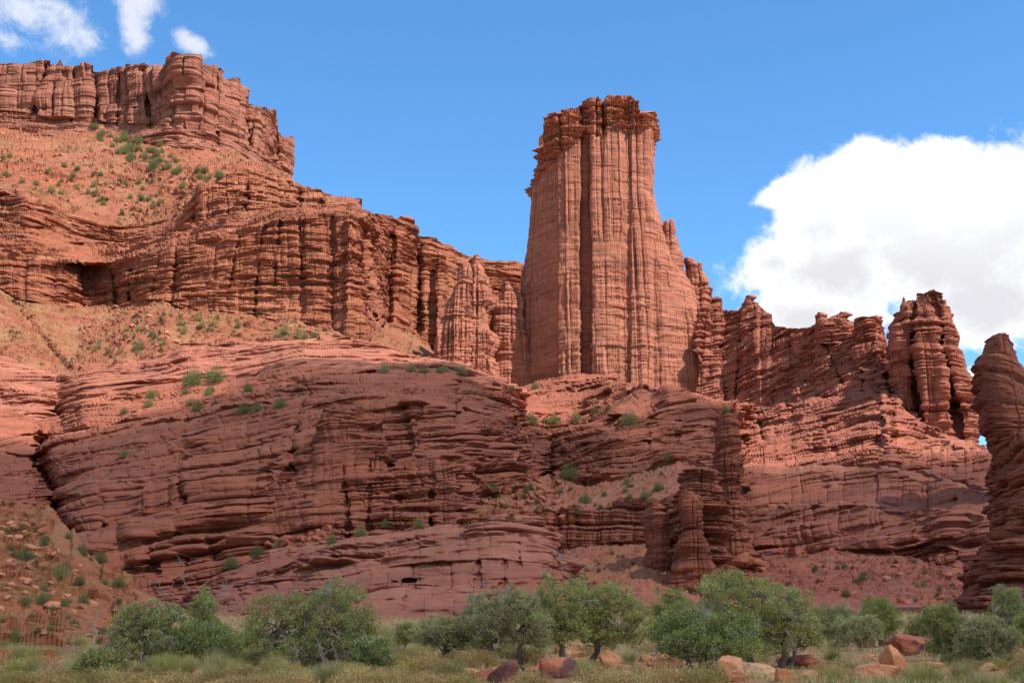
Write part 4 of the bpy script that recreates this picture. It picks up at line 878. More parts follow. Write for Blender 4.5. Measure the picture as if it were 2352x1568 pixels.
M['juniper_deep'] = leaf_mat('deep_green_leaves', [(0.148, 0.206, 0.055), (0.230, 0.289, 0.075), (0.309, 0.350, 0.089), (0.348, 0.319, 0.079)])
M['berry'] = plain_mat('pale_berries', (0.50, 0.58, 0.52), (0.38, 0.48, 0.40))
M['bark'] = plain_mat('shaggy_bark', (0.13, 0.082, 0.062), (0.22, 0.15, 0.12))
M['deadwood'] = plain_mat('grey_deadwood', (0.26, 0.21, 0.185), (0.36, 0.30, 0.265))
M['sage'] = leaf_mat('olive_brush', [(0.291, 0.230, 0.064), (0.382, 0.294, 0.085), (0.454, 0.350, 0.111), (0.254, 0.239, 0.061), (0.345, 0.222, 0.085)], trans=0.15)
M['browntwig'] = leaf_mat('brown_brush', [(0.365, 0.221, 0.086), (0.493, 0.312, 0.127), (0.328, 0.237, 0.074), (0.547, 0.374, 0.147)], trans=0.1)
M['rabbit'] = leaf_mat('grey_green_blades', [(0.333, 0.321, 0.121), (0.416, 0.375, 0.149), (0.500, 0.429, 0.186), (0.284, 0.288, 0.103), (0.566, 0.442, 0.186)], trans=0.25)
M['greenblade'] = leaf_mat('green_blades', [(0.232, 0.261, 0.068), (0.319, 0.329, 0.087), (0.392, 0.363, 0.116), (0.478, 0.363, 0.126)], trans=0.25)
M['bushleaf'] = leaf_mat('bush_leaves', [(0.093, 0.120, 0.036), (0.140, 0.162, 0.050), (0.186, 0.192, 0.066)], trans=0.2)
M['bushpale'] = leaf_mat('pale_bush_leaves', [(0.167, 0.169, 0.061), (0.232, 0.212, 0.078), (0.283, 0.248, 0.104)], trans=0.2)

def unit(v): return v / (np.linalg.norm(v, axis=-1, keepdims=True) + 1e-9)
def leaves(Cn, D, ln, wd, rg):
    """kite-shaped leaves at Cn pointing along D"""
    n = len(Cn)
    A = unit(D); B = unit(np.cross(A, rg.normal(size=(n, 3))))
    ln = np.broadcast_to(ln, n)[:, None]; wd = np.broadcast_to(wd, n)[:, None]
    V = np.stack([Cn - A * ln * .5, Cn + B * wd * .5, Cn + A * ln * .5, Cn - B * wd * .5], 1)
    return V.reshape(-1, 3), np.arange(4 * n).reshape(-1, 4)
def blades(base, tip, wd, rg, bend=0.15):
    """thin bent blades: two quads each"""
    n = len(base); d = tip - base; side = unit(np.cross(d, rg.normal(size=(n, 3)))) * np.broadcast_to(wd, n)[:, None] * .5
    mid = base + d * .55 + rg.normal(size=(n, 3)) * bend * np.linalg.norm(d, axis=1, keepdims=True) * .4
    V = np.stack([base - side, base + side, mid + side * .8, mid - side * .8, tip + side * .15, tip - side * .15], 1)
    i = np.arange(n)[:, None] * 6
    Fq = np.concatenate([i + np.array([0, 1, 2, 3]), i + np.array([3, 2, 4, 5])])
    return V.reshape(-1, 3), Fq
class Tubes:
    def __init__(s): s.V = []; s.F = []; s.n = 0
    def add(s, path, rad, sides=6):
        path = np.asarray(path, float); rad = np.broadcast_to(rad, len(path))
        t = unit(np.gradient(path, axis=0)); up = np.array([0.31, 0.2, 0.93])
        a = unit(np.cross(t, up)); b = np.cross(t, a)
        th = np.linspace(0, 2 * np.pi, sides, endpoint=False)
        ring = path[:, None] + (a[:, None] * np.cos(th)[None, :, None] + b[:, None] * np.sin(th)[None, :, None]) * rad[:, None, None]
        s.V.append(ring.reshape(-1, 3)); s.F.append(grid_faces(len(path), sides, True, s.n)); s.n += ring.shape[0] * sides
    def build(s, name, mat, parent=None):
        if not s.V: return None
        return mesh_np(name, np.concatenate(s.V), np.concatenate(s.F), mat, parent=parent, smooth=True)
def wander(a, b, n, amp, rg, sag=0.0):
    t = np.linspace(0, 1, n)[:, None]
    p = a * (1 - t) + b * t
    L = np.linalg.norm(b - a)
    w = np.cumsum(rg.normal(size=(n, 3)), 0); w = w - w[0] - (w[-1] - w[0]) * t
    p = p + w * amp * L / max(1, n ** .5) ; p[:, 2] += sag * L * np.sin(np.pi * t[:, 0])
    return p

def dead_limb(tb, a, d, L, r, rg, level=3):
    """bare forking limb"""
    b = a + unit(d) * L
    n = 7; p = wander(a, b, n, 0.13, rg)
    tb.add(p, np.linspace(r, r * .45, n), 5)
    if level <= 0: return
    for k in range(rg.randint(3, 5)):
        i = rg.randint(2, n)
        dd = unit(unit(p[i] - p[max(0, i - 2)]) + rg.normal(size=3) * 0.5 + np.array([0, 0, .05]))
        dead_limb(tb, p[i], dd, L * rg.uniform(.4, .65), r * .55, rg, level - 1)

def juniper(label, box, Ybase, bases, seed, mat='juniper', berries=0.0, dead=(), nclump=80, clr=(0.26, 0.46), hollow=0.15, per=250, shape='round', name='juniper_tree', cat='tree'):
    """box: picture box of the crown; bases: (px, py) where the trunks leave the ground"""
    rg = np.random.RandomState(seed)
    L, Rr, T, B = box; Y = Ybase
    B = max(B, bases[0][1] - 3); ex = 0.05 * (Rr - L); L -= ex; Rr += ex
    a = pos(L, B, Y); b = pos(Rr, B, Y); c = pos(L, T, Y)
    cx = (a[0] + b[0]) / 2; W = (b[0] - a[0]) / 2; zb = a[2]; zt = c[2]; H = zt - zb
    g = pos(bases[0][0], bases[0][1], Y)
    org = np.array([g[0], Y, float(ground_z(g[0], Y)) - 0.05])
    root = empty(name, tuple(float(q) for q in org)); tag(root, label, cat)
    # crown clumps
    pts = []; rad = []
    tries = 0
    lim = W * 0.8
    while len(pts) < nclump and tries < 6000:
        tries += 1
        u = rg.uniform(-1, 1, 3); rr = float((np.abs(u) ** 3).sum() ** (1 / 3)) if u[2] < 0 else np.linalg.norm(u)
        if rr > 1.12 or rr < hollow: continue
        if rg.rand() > 0.25 + 0.75 * rr ** 1.5: continue
        # lumpy outline: crown radius depends on direction
        dirn = u / rr
        lump = 0.80 + 0.34 * (vn3(dirn[None] * 1.9 + seed * 3.1, seed)[0] - 0.5) * 2
        p = u * lump
        if shape == 'flat' and u[2] < -0.6 and rg.rand() < 0.3: continue
        if shape == 'tall': p = p * np.array([1 - 0.35 * max(0, p[2]), 1, 1])
        r = rg.uniform(*clr) * (0.8 + 0.25 * W / 2.5)
        q = np.array([cx + p[0] * (W - r * .6), Y + p[1] * lim * 0.85, (zb + zt) / 2 + p[2] * (H / 2 - r * .4)])
        if q[2] < org[2] + 0.05: continue
        if any(np.linalg.norm(q - o_) < 0.42 * (r + r_) for o_, r_ in zip(pts, rad)): continue
        pts.append(q); rad.append(r)
    pts = np.array(pts); rad = np.array(rad)
    for ax, (lo, hi) in ((0, (a[0], b[0])), (2, (zb, zt))):      # the crown spans its full width and height
        p0 = (pts[:, ax] - rad * .75).min(); p1 = (pts[:, ax] + rad * .85).max()
        pts[:, ax] = lo + (pts[:, ax] - p0) / (p1 - p0) * (hi - lo)
    # trunks and limbs
    tb = Tubes(); nodes = []
    crown = np.array([cx, Y, zb + 0.42 * H])
    for k, (bx, by) in enumerate(bases):
        g = pos(bx, by, Y); foot = np.array([g[0], Y + rg.uniform(-.2, .2), float(ground_z(g[0], Y)) - 0.12])
        top = crown + np.array([(k - (len(bases) - 1) / 2) * W * .7 + rg.uniform(-.15, .15) * W, rg.uniform(-.2, .2) * W, rg.uniform(-.1, .15) * H])
        p = wander(foot, top, 12, 0.10, rg, 0.03); r0 = 0.026 * H + 0.035
        tb.add(p, r0 * np.linspace(1.35, .6, 12) * (1 + .12 * rg.normal(size=12)), 8)
        nodes += [(q, r0 * .55) for q in p[4:]]
        for m in range(rg.randint(5, 8)):
            tgt = pts[rg.randint(len(pts))]
            st = p[rg.randint(5, 12)]
            lp = wander(st, tgt, 9, 0.12, rg, 0.05)
            tb.add(lp, np.linspace(r0 * .5, r0 * .14, 9), 6); nodes += [(q, r0 * .2) for q in lp[3:]]
    NP_ = np.array([q for q, _ in nodes])
    for q, r in zip(pts, rad):
        dd = np.linalg.norm(NP_ - q, axis=1) + 0.5 * np.maximum(0, NP_[:, 2] - q[2])
        st = NP_[dd.argmin()]
        lp = wander(st, q, 6, 0.12, rg)
        tb.add(lp, np.linspace(.028, .010, 6), 4)
        for _ in range(5):
            e = q + unit(rg.normal(size=3)) * r * .9
            tb.add(wander(q, e, 4, .1, rg), np.linspace(.010, .004, 4), 3)
    org_ = org
    for arr in tb.V: arr -= org_
    tb.build('trunk', M['bark'], root)
    # foliage
    VV, FF, n0 = [], [], 0; BC = []
    for q, r in zip(pts, rad):
        n = int(per * (r / .36) ** 2)
        d = unit(rg.normal(size=(n, 3)) + np.array([0, 0, .35]))
        sub = unit(rg.normal(size=(9, 3)) + np.array([0, 0, .3]))         # each clump is several tufts
        near = sub[rg.randint(0, 9, n)]
        d = unit(d * 0.55 + near * 0.75)
        rr = r * (0.42 + 0.62 * rg.rand(n) ** 0.6)[:, None]
        C_ = q + d * rr * np.array([1.1, 1.1, .85])
        D_ = d + rg.normal(size=(n, 3)) * .35 + np.array([0, 0, .45])
        v, f = leaves(C_, D_, rg.uniform(.06, .125, n), rg.uniform(.022, .042, n), rg)
        VV.append(v); FF.append(f + n0); n0 += len(v)
        if berries and rg.rand() < .8:
            nb = int(berries * 26 * rg.rand()); db = unit(rg.normal(size=(nb, 3)) + np.array([0, -.25, .45]))
            BC.append(q + db * r * 1.02)
    V = np.concatenate(VV) - org; mesh_np('foliage', V, np.concatenate(FF), M[mat], parent=root)
    if berries and BC:
        Bc = np.concatenate(BC) - org; n = len(Bc); s_ = rg.uniform(.010, .019, n)[:, None, None]
        o6 = np.array([[1, 0, 0], [-1, 0, 0], [0, 1, 0], [0, -1, 0], [0, 0, 1], [0, 0, -1]], float)
        V = (Bc[:, None] + o6[None] * s_).reshape(-1, 3)
        f8 = np.array([[0, 2, 4], [2, 1, 4], [1, 3, 4], [3, 0, 4], [2, 0, 5], [1, 2, 5], [3, 1, 5], [0, 3, 5]])
        Ft = (np.arange(n)[:, None, None] * 6 + f8[None]).reshape(-1, 3)
        o = mesh_np('berries', V, None, M['berry'], parent=root, Ft=Ft); o['kind'] = 'stuff'
    for (dx, dy, ang, ln) in dead:
        q = pos(dx, dy, Y) + np.array([0, -W * .55, 0]) - org
        tb = Tubes(); a_ = math.radians(ang)
        dead_limb(tb, q, np.array([math.cos(a_), rg.uniform(-.3, .1), math.sin(a_)]), ln, .017, rg, 4)
        tb.build('dead_branch', M['deadwood'], root)
    return root

JT = [
 ('berry-covered juniper with a bare tangled base, second tree from the left', (242, 420, 1372, 1500), 47, [(330, 1528)], 301, 'juniper', 1.0, [(300,1440,200,.55),(335,1470,-80,.6),(350,1455,-50,.55),(320,1480,-100,.5),(340,1500,-95,.4),(365,1450,-20,.6)], 74, 'round'),
 ('tall narrow juniper with bare grey branches sticking out of its top', (420, 502, 1342, 1510), 56, [(470, 1520)], 302, 'juniper', .25, [(425,1375,160,.9),(440,1360,110,.8),(495,1380,50,.9),(500,1400,25,.8),(505,1440,10,.8)], 52, 'tall'),
 ('dense dark green juniper low in front of the tall narrow one', (378, 555, 1420, 1530), 47.5, [(450, 1530), (520,1528)], 303, 'juniper_deep', .8, [], 84, 'round'),
 ('wide leaning juniper with a curved trunk and a fan of dead twigs', (566, 866, 1322, 1515), 46, [(622, 1545), (720, 1535)], 304, 'juniper', .3, [(735,1455,-60,.9),(720,1450,-110,.9),(750,1470,-80,.85),(765,1450,-35,.8),(700,1440,-140,.7),(740,1410,60,.9),(760,1390,75,.7),(775,1470,-70,.7),(715,1475,-125,.6)], 120, 'flat'),
 ('round bright green bushy juniper at the foot of the wide leaning one', (796, 904, 1458, 1540), 44, [(850, 1545)], 305, 'juniper_deep', .7, [], 46, 'round'),
 ('low spreading juniper with grey-green crown left of centre', (942, 1130, 1400, 1500), 54, [(1010, 1505)], 306, 'juniper_grey', .2, [(1005,1470,150,.5)], 74, 'flat'),
 ('grey-green juniper with twiggy bare top between the spreading one and the centre', (1070, 1262, 1338, 1500), 53, [(1120, 1505), (1185, 1500)], 307, 'juniper_grey', .3, [(1110,1375,80,.6),(1095,1390,120,.6),(1150,1400,70,.5),(1140,1450,-80,.5)], 100, 'round'),
 ('juniper with a red twisted trunk and twigs above its crown, centre', (1205, 1370, 1312, 1468), 55, [(1290, 1490)], 308, 'juniper', .15, [(1290,1320,95,.7),(1300,1310,60,.7),(1260,1330,110,.5),(1320,1390,20,.6)], 74, 'flat'),
 ('spreading juniper on a forked dark trunk, right of the twisted trunk', (1310, 1492, 1330, 1496), 56, [(1352, 1500)], 309, 'juniper', .15, [(1390,1420,-30,.5),(1360,1400,140,.5)], 92, 'flat'),
 ('plain mid-green juniper half hidden behind its neighbours, right of centre', (1488, 1606, 1345, 1470), 66, [(1550, 1490)], 310, 'juniper_deep', .1, [], 56, 'round'),
 ('biggest juniper, with a broad domed crown over the orange boulders', (1602, 1878, 1304, 1485), 50, [(1745, 1525), (1790, 1515)], 311, 'juniper', .45, [(1720,1430,-120,.6),(1760,1440,150,.6),(1775,1400,-20,.7),(1790,1450,-60,.6),(1650,1340,-90,.4)], 130, 'flat'),
 ('dense berry-speckled juniper in front of and left of the biggest one', (1512, 1745, 1376, 1530), 46, [(1590, 1532), (1660, 1530)], 312, 'juniper_deep', .9, [(1600,1430,80,.6),(1610,1450,100,.5),(1625,1480,-80,.5),(1590,1470,-110,.5)], 128, 'round'),
 ('low limb-like juniper reaching right from the biggest one', (1800, 1900, 1395, 1465), 53, [(1810, 1500)], 313, 'juniper', .4, [(1830,1450,-60,.4)], 40, 'flat'),
 ('dark open juniper with visible black trunk, right of the biggest one', (1862, 1975, 1378, 1460), 72, [(1912, 1480)], 314, 'juniper_grey', 0, [(1930,1420,60,.6)], 60, 'flat'),
 ('low grey-green juniper in front of the dark open one', (1915, 2030, 1410, 1482), 68, [(1975, 1488)], 315, 'juniper_grey', 0, [(1970,1420,90,.6)], 58, 'round'),
 ('tall spiky juniper with upright bare tips behind the low grey-green one', (1975, 2080, 1368, 1462), 80, [(2030, 1478)], 316, 'juniper_deep', 0, [(2035,1375,80,.7),(2060,1375,70,.8),(2000,1385,110,.7),(2075,1400,50,.7)], 60, 'tall'),
 ('small juniper behind, between the spiky one and the next pair', (2078, 2140, 1412, 1465), 90, [(2105, 1476)], 317, 'juniper', 0, [], 34, 'round'),
 ('rounded green juniper, left one of the near pair at the right', (2122, 2236, 1378, 1512), 52, [(2170, 1520)], 318, 'juniper', .1, [(2150,1450,-90,.5),(2170,1460,-70,.5),(2190,1470,100,.5)], 84, 'round'),
 ('grey twiggy juniper, right one of the near pair at the right', (2205, 2338, 1408, 1525), 50, [(2245, 1525), (2300, 1520)], 319, 'juniper_grey', .1, [(2230,1450,120,.6),(2260,1440,80,.6),(2250,1480,-60,.5),(2280,1460,60,.5)], 92, 'round'),
 ('upright juniper cut off by the right edge, with pale stems', (2268, 2372, 1338, 1470), 66, [(2320, 1480)], 320, 'juniper', 0, [(2300,1410,85,.9),(2330,1420,80,.9)], 70, 'tall'),
 ('low dark juniper right at the right edge behind the pair', (2325, 2440, 1400, 1490), 64, [(2370, 1490)], 321, 'juniper_deep', 0, [], 60, 'round'),
 ('scraggly young juniper with bare grey tips at the bottom left', (158, 292, 1485, 1572), 41, [(230, 1568)], 322, 'juniper', .1, [(228,1480,95,.6),(215,1500,170,.7),(240,1500,30,.5),(190,1530,190,.6)], 56, 'round'),
 ('small green juniper in the bottom left corner', (8, 92, 1536, 1600), 37, [(50, 1600)], 323, 'juniper_deep', 0, [], 34, 'round'),
 ('small juniper filling the gap right of the wide leaning one', (530, 640, 1440, 1530), 52, [(585, 1530)], 324, 'juniper', .1, [(600,1470,100,.5)], 48, 'round'),
 ('little juniper sapling behind the round bushy one', (905, 960, 1425, 1480), 70, [(930, 1490)], 325, 'juniper', 0, [], 26, 'round'),
]
for lb, box, Y, bs_, sd_, mt, be, de, nc, shp in JT:
    k = Y / 50.0
    juniper(lb, box, Y, bs_, sd_, mt, be, de, int(nc * 1.55), (0.18 * k ** .5, 0.40 * k ** .5), 0.15, 250, shp)

# ---------------------------------------------------------------- shrubs and grass of the flat
def shrub_mesh(kind, seed):
    rg = np.random.RandomState(seed)
    if kind == 'tuft':          # long fine blades
        n = 700; th = rg.uniform(0, 2 * np.pi, n); r = rg.rand(n) ** .6
        base = np.stack([np.cos(th) * r * .16, np.sin(th) * r * .16, 0 * r], -1)
        lean = rg.uniform(.1, .75, n) * (0.4 + r)
        tip = base + np.stack([np.cos(th) * lean * .55, np.sin(th) * lean * .55, rg.uniform(.45, 1.0, n) * (1 - .28 * lean)], -1)
        V, Fq = blades(base, tip, rg.uniform(.006, .012, n), rg)
    else:                        # dome of fine twigs and small leaves
        n = 2600; d = unit(rg.normal(size=(n, 3)) * np.array([1, 1, .8])); d[:, 2] = np.abs(d[:, 2])
        lob = 0.72 + 0.5 * (vn3(d * 2.3 + seed, seed))
        rr = (0.45 + .55 * rg.rand(n) ** .5) * lob
        C_ = d * rr[:, None] * np.array([.62, .62, .62])
        v1, f1 = leaves(C_, d + rg.normal(size=(n, 3)) * .7 + np.array([0, 0, .3]), rg.uniform(.035, .085, n), rg.uniform(.010, .022, n), rg)
        m = 260; d2 = unit(rg.normal(size=(m, 3))); d2[:, 2] = np.abs(d2[:, 2]) + .1
        v2, f2 = blades(d2 * .02, d2 * rg.uniform(.4, .72, m)[:, None], .008, rg)
        V = np.concatenate([v1, v2]); Fq = np.concatenate([f1, f2 + len(v1)])
    return V, Fq
protos = {}
for kind, mats in (('tuft', ('rabbit', 'greenblade')), ('dome', ('sage', 'browntwig', 'bushpale'))):
    for mt in mats:
        for v in range(4):
            V, Fq = shrub_mesh(kind, 500 + v * 7 + len(mt))
            o = mesh_np('proto', V, Fq, M[mt]); me = o.data; bpy.data.objects.remove(o)
            me.name = {'tuft': 'grass_tuft', 'dome': 'desert_shrub'}[kind]
            protos.setdefault((kind, mt), []).append(me)
KIND_TXT = {('tuft', 'rabbit'): ('grass_tuft', 'grass tuft', 'grey-green tuft of fine wiry stems on the flat among the boulders', 'grey-green wiry tufts on the flat'),
            ('tuft', 'greenblade'): ('grass_tuft', 'grass tuft', 'fresh green tuft of long grass on the flat in front of the junipers', 'green grass tufts on the flat'),
            ('dome', 'sage'): ('desert_shrub', 'shrub', 'low olive-green rounded shrub on the flat among the boulders', 'olive shrubs on the flat'),
            ('dome', 'browntwig'): ('desert_shrub', 'shrub', 'low brown twiggy half-dry shrub on the flat among the boulders', 'brown twiggy shrubs on the flat'),
            ('dome', 'bushpale'): ('desert_shrub', 'shrub', 'low pale green leafy shrub on the flat below the junipers', 'pale green shrubs on the flat')}
def put(me, key, p, s, rz, sz=1.0):
    nm, cat, lab, grp = KIND_TXT[key]
    o = bpy.data.objects.new(nm, me); C.objects.link(o); o.location = p; o.scale = (s, s, s * sz); o.rotation_euler = (0, 0, rz)
    tag(o, lab, cat, grp); return o
rnd = random.Random(77)
placed = []
cand = []
for k in range(9000):
    y = 31 + 75 * rnd.random() ** 1.35
    x = rnd.uniform(-.44, .44) * y
    cand.append((x, y))
BOX = [(b[1], b[2], b[3], b[4]) for b in BL]
cnt = 0
for x, y in cand:
    if cnt >= 560: break
    z = float(ground_z(x, y)); px, py, _ = project(np.array([x, y, z]))
    if px < -60 or px > 2412: continue
    n = float(vn2(np.array(x / 5.0), np.array(y / 7.0), 9)); gr = float(vn2(np.array(x / 3.0), np.array(y / 4.0), 19))
    if y > 62 and rnd.random() < .35: continue
    if any(L - 6 < px < Rr + 6 and T + 4 < py < B + 34 for L, Rr, T, B in BOX): continue
    right = px > 1800
    if any((x - a) ** 2 + (y - b) ** 2 < (0.50 + 0.006 * y) ** 2 for a, b in placed): continue
    if gr > 0.62 and 1150 < px: continue                        # bare patches of red soil
    if n > (0.58 if not right else 0.46): key = ('tuft', 'rabbit' if rnd.random() < .7 else 'greenblade')
    else: key = ('dome', rnd.choice(['sage', 'sage', 'browntwig', 'browntwig', 'browntwig', 'browntwig', 'bushpale']))
    me = rnd.choice(protos[key])
    s = rnd.uniform(.6, 1.1) * (1.0 if key[0] == 'tuft' else 1.15) * (1 + max(0, y - 40) * .006)
    put(me, key, (x, y, z - .03), s, rnd.uniform(0, 6.28), rnd.uniform(.6, .9) if key[0] == 'dome' else rnd.uniform(.6, .95))
    placed.append((x, y)); cnt += 1
for lb, box, Y, bs_, sd_, mt, be, de, nc, shp in JT:      # brush crowding round the feet of the junipers
    for q in range(3):
        x = box[0] + (box[2] - box[0]) * 0 + rnd.uniform(box[0], box[1]); y = Y - rnd.uniform(.4, 1.6)
        p = pos(x, bs_[0][1], y)
        if any(L - 4 < x < Rr + 4 and T < bs_[0][1] < B + 30 for L, Rr, T, B in BOX): continue
        key = ('dome', rnd.choice(['bushpale', 'sage', 'browntwig']))
        put(rnd.choice(protos[key]), key, (float(p[0]), y, float(ground_z(p[0], y)) - .03), rnd.uniform(.8, 1.3) * Y / 50, rnd.uniform(0, 6), rnd.uniform(.8, 1.1))
# grass and litter between them, uncountable
def ground_cover():
    rg = np.random.RandomState(8)
    n = 110000
    y = 30 + 230 * rg.rand(n) ** 1.9; x = rg.uniform(-1, 1, n) * (.45 * y + 7)
    keep = (vn2(x / 1.6, y / 2.2, 31) * .6 + vn2(x / .5, y / .5, 33) * .4) > .50
    x, y = x[keep], y[keep]; n = len(x)
    b = np.stack([x, y, ground_z(x, y)], -1)
    h = rg.uniform(.04, .17, n) * (1 + y / 50)
    t_ = b + np.stack([rg.normal(size=n) * .07, rg.normal(size=n) * .07, h], -1)
    V, Fq = blades(b, t_, .010 + y * .0004, rg)
    o = mesh_np('grass', V, Fq, M['rabbit']); tag(o, 'sparse short dry grass between shrubs on red soil', 'grass', kind='stuff')
ground_cover()

# ---------------------------------------------------------------- bushes and blocks on the rock, found by where they show
ALL = np.concatenate([a for a, b in DEPTH]); ALLS = np.concatenate([b for a, b in DEPTH])
qx, qy, qz = project(ALL)
ok = (qx > 0) & (qx < 2352) & (qy > 0) & (qy < 1568) & (qz > 0)
idx = np.nonzero(ok)[0]; idx = idx[np.argsort(-qz[idx])]
GW, GH = 588, 392
GRID = np.full(GW * GH, -1, np.int64); GRID[(qy[idx] // 4).astype(int) * GW + (qx[idx] // 4).astype(int)] = idx
def surf(px, py):
    gx, gy = int(px // 4), int(py // 4)
    for r in range(0, 4):
        for dy in range(-r, r + 1):
            for dx in range(-r, r + 1):
                x, y = gx + dx, gy + dy
                if 0 <= x < GW and 0 <= y < GH and GRID[y * GW + x] >= 0:
                    i = GRID[y * GW + x]; return ALL[i], ALLS[i]
    return None, 0
def bush_mesh(seed, tall=1.0):
    rg = np.random.RandomState(seed); n = 300
    nl = 5; cen = rg.normal(size=(nl, 3)) * np.array([.30, .30, .16]) + np.array([0, 0, .38]); d = unit(rg.normal(size=(n, 3)))
    C_ = cen[rg.randint(0, nl, n)] + d * (.22 + .12 * rg.rand(n))[:, None]
    C_[:, 2] = np.maximum(C_[:, 2], 0.02) * tall
    return leaves(C_, d + np.array([0, 0, .4]), rg.uniform(.14, .24, n), rg.uniform(.07, .13, n), rg)
bushes = {}
for mt in ('bushleaf', 'bushpale'):
    for v in range(5):
        V, Fq = bush_mesh(700 + v, 1.0 + .18 * v)
        o = mesh_np('p', V, Fq, M[mt]); me = o.data; bpy.data.objects.remove(o); me.name = 'desert_bush'; bushes.setdefault(mt, []).append(me)
bushfine = {}
for mt in ('bushleaf', 'bushpale'):
    for v in range(3):
        V, Fq = shrub_mesh('dome', 800 + v * 3)
        o = mesh_np('p', V, Fq, M[mt]); me = o.data; bpy.data.objects.remove(o); me.name = 'desert_bush'; bushfine.setdefault(mt, []).append(me)
def bush(px, py, wpx, mt, label, group, force=True):
    p, so = surf(px, py)
    if p is None: return
    s = wpx * p[1] / F * 1.15
    fine = p[1] < 420 and wpx > 10
    s *= .9 if fine else 1.35
    o = bpy.data.objects.new('desert_bush', rnd.choice(bushfine[mt])); C.objects.link(o)
    o.location = (float(p[0]), float(p[1]) - s * .15, float(p[2]) - s * .12); o.scale = (s * .82, s * .82, s * rnd.uniform(1.15, 1.6)); o.rotation_euler = (0, 0, rnd.uniform(0, 6.28))
    tag(o, label, 'bush', group)
def region(poly, n, wr, mt, label, group, soil_only=True):
    xs = [a for a, b in poly]; ys = [b for a, b in poly]; k = 0; tries = 0
    while k < n and tries < n * 60:
        tries += 1
        x, y = rnd.uniform(min(xs), max(xs)), rnd.uniform(min(ys), max(ys))
        ins = False
        for i in range(len(poly)):
            (x1, y1), (x2, y2) = poly[i], poly[i - 1]
            if (y1 > y) != (y2 > y) and x < (x2 - x1) * (y - y1) / (y2 - y1) + x1: ins = not ins
        if not ins: continue
        if soil_only and surf(x, y)[1] < .3: continue
        bush(x, y, rnd.uniform(*wr) * (1.4 if rnd.random() < .12 else 1), mt if 'dark' in label or rnd.random() < .8 else ('bushpale' if mt == 'bushleaf' else 'bushleaf'), label, group); k += 1
region([(205,285),(260,300),(400,345),(420,400),(500,380),(520,405),(470,420),(330,385),(240,345)], 60, (8, 15), 'bushleaf', 'dark green bush in the dense patch on the slope under the mesa', 'dark bushes under the mesa', False)
region([(0,350),(200,360),(420,400),(560,385),(440,440),(330,500),(150,470),(0,425)], 55, (6, 11), 'bushleaf', 'small bush scattered on the orange hillside below the mesa', 'bushes on the upper hillside', False)
region([(230,770),(400,705),(430,720),(640,750),(760,775),(540,790),(330,815),(200,850)], 55, (6, 12), 'bushpale', 'small bush on the sunlit scree fan below the long cliff', 'bushes on the scree fan', False)
region([(300,880),(450,865),(600,905),(450,960),(280,950)], 10, (9, 18), 'bushleaf', 'green bush on a ledge of the pink slickrock bench', 'bushes on the slickrock bench', False)
region([(840,840),(1060,845),(1050,856),(850,853)], 7, (8, 18), 'bushpale', 'pale bush along the rim at the crest of the dark cliffs', 'bushes along the crest', False)
region([(1090,1120),(1300,1110),(1560,1075),(1520,1150),(1300,1180),(1100,1190)], 48, (6, 15), 'bushleaf', 'bush on the red slope in the middle of the rock bowl', 'bushes on the middle slope', False)
region([(1310,1270),(1480,1270),(1470,1340),(1310,1350)], 16, (7, 13), 'bushpale', 'bush on the small orange slope left of the pillar group', 'bushes left of the pillars', False)
region([(1840,1290),(2150,1290),(2250,1390),(1900,1370)], 28, (6, 15), 'bushleaf', 'bush on the red foot slope below the right-hand wall', 'bushes at the foot of the right wall', False)
region([(0,1200),(160,1210),(320,1370),(220,1500),(0,1530)], 46, (12, 32), 'bushleaf', 'grey-green bush on the orange talus slope at the lower left', 'bushes on the talus slope', False)
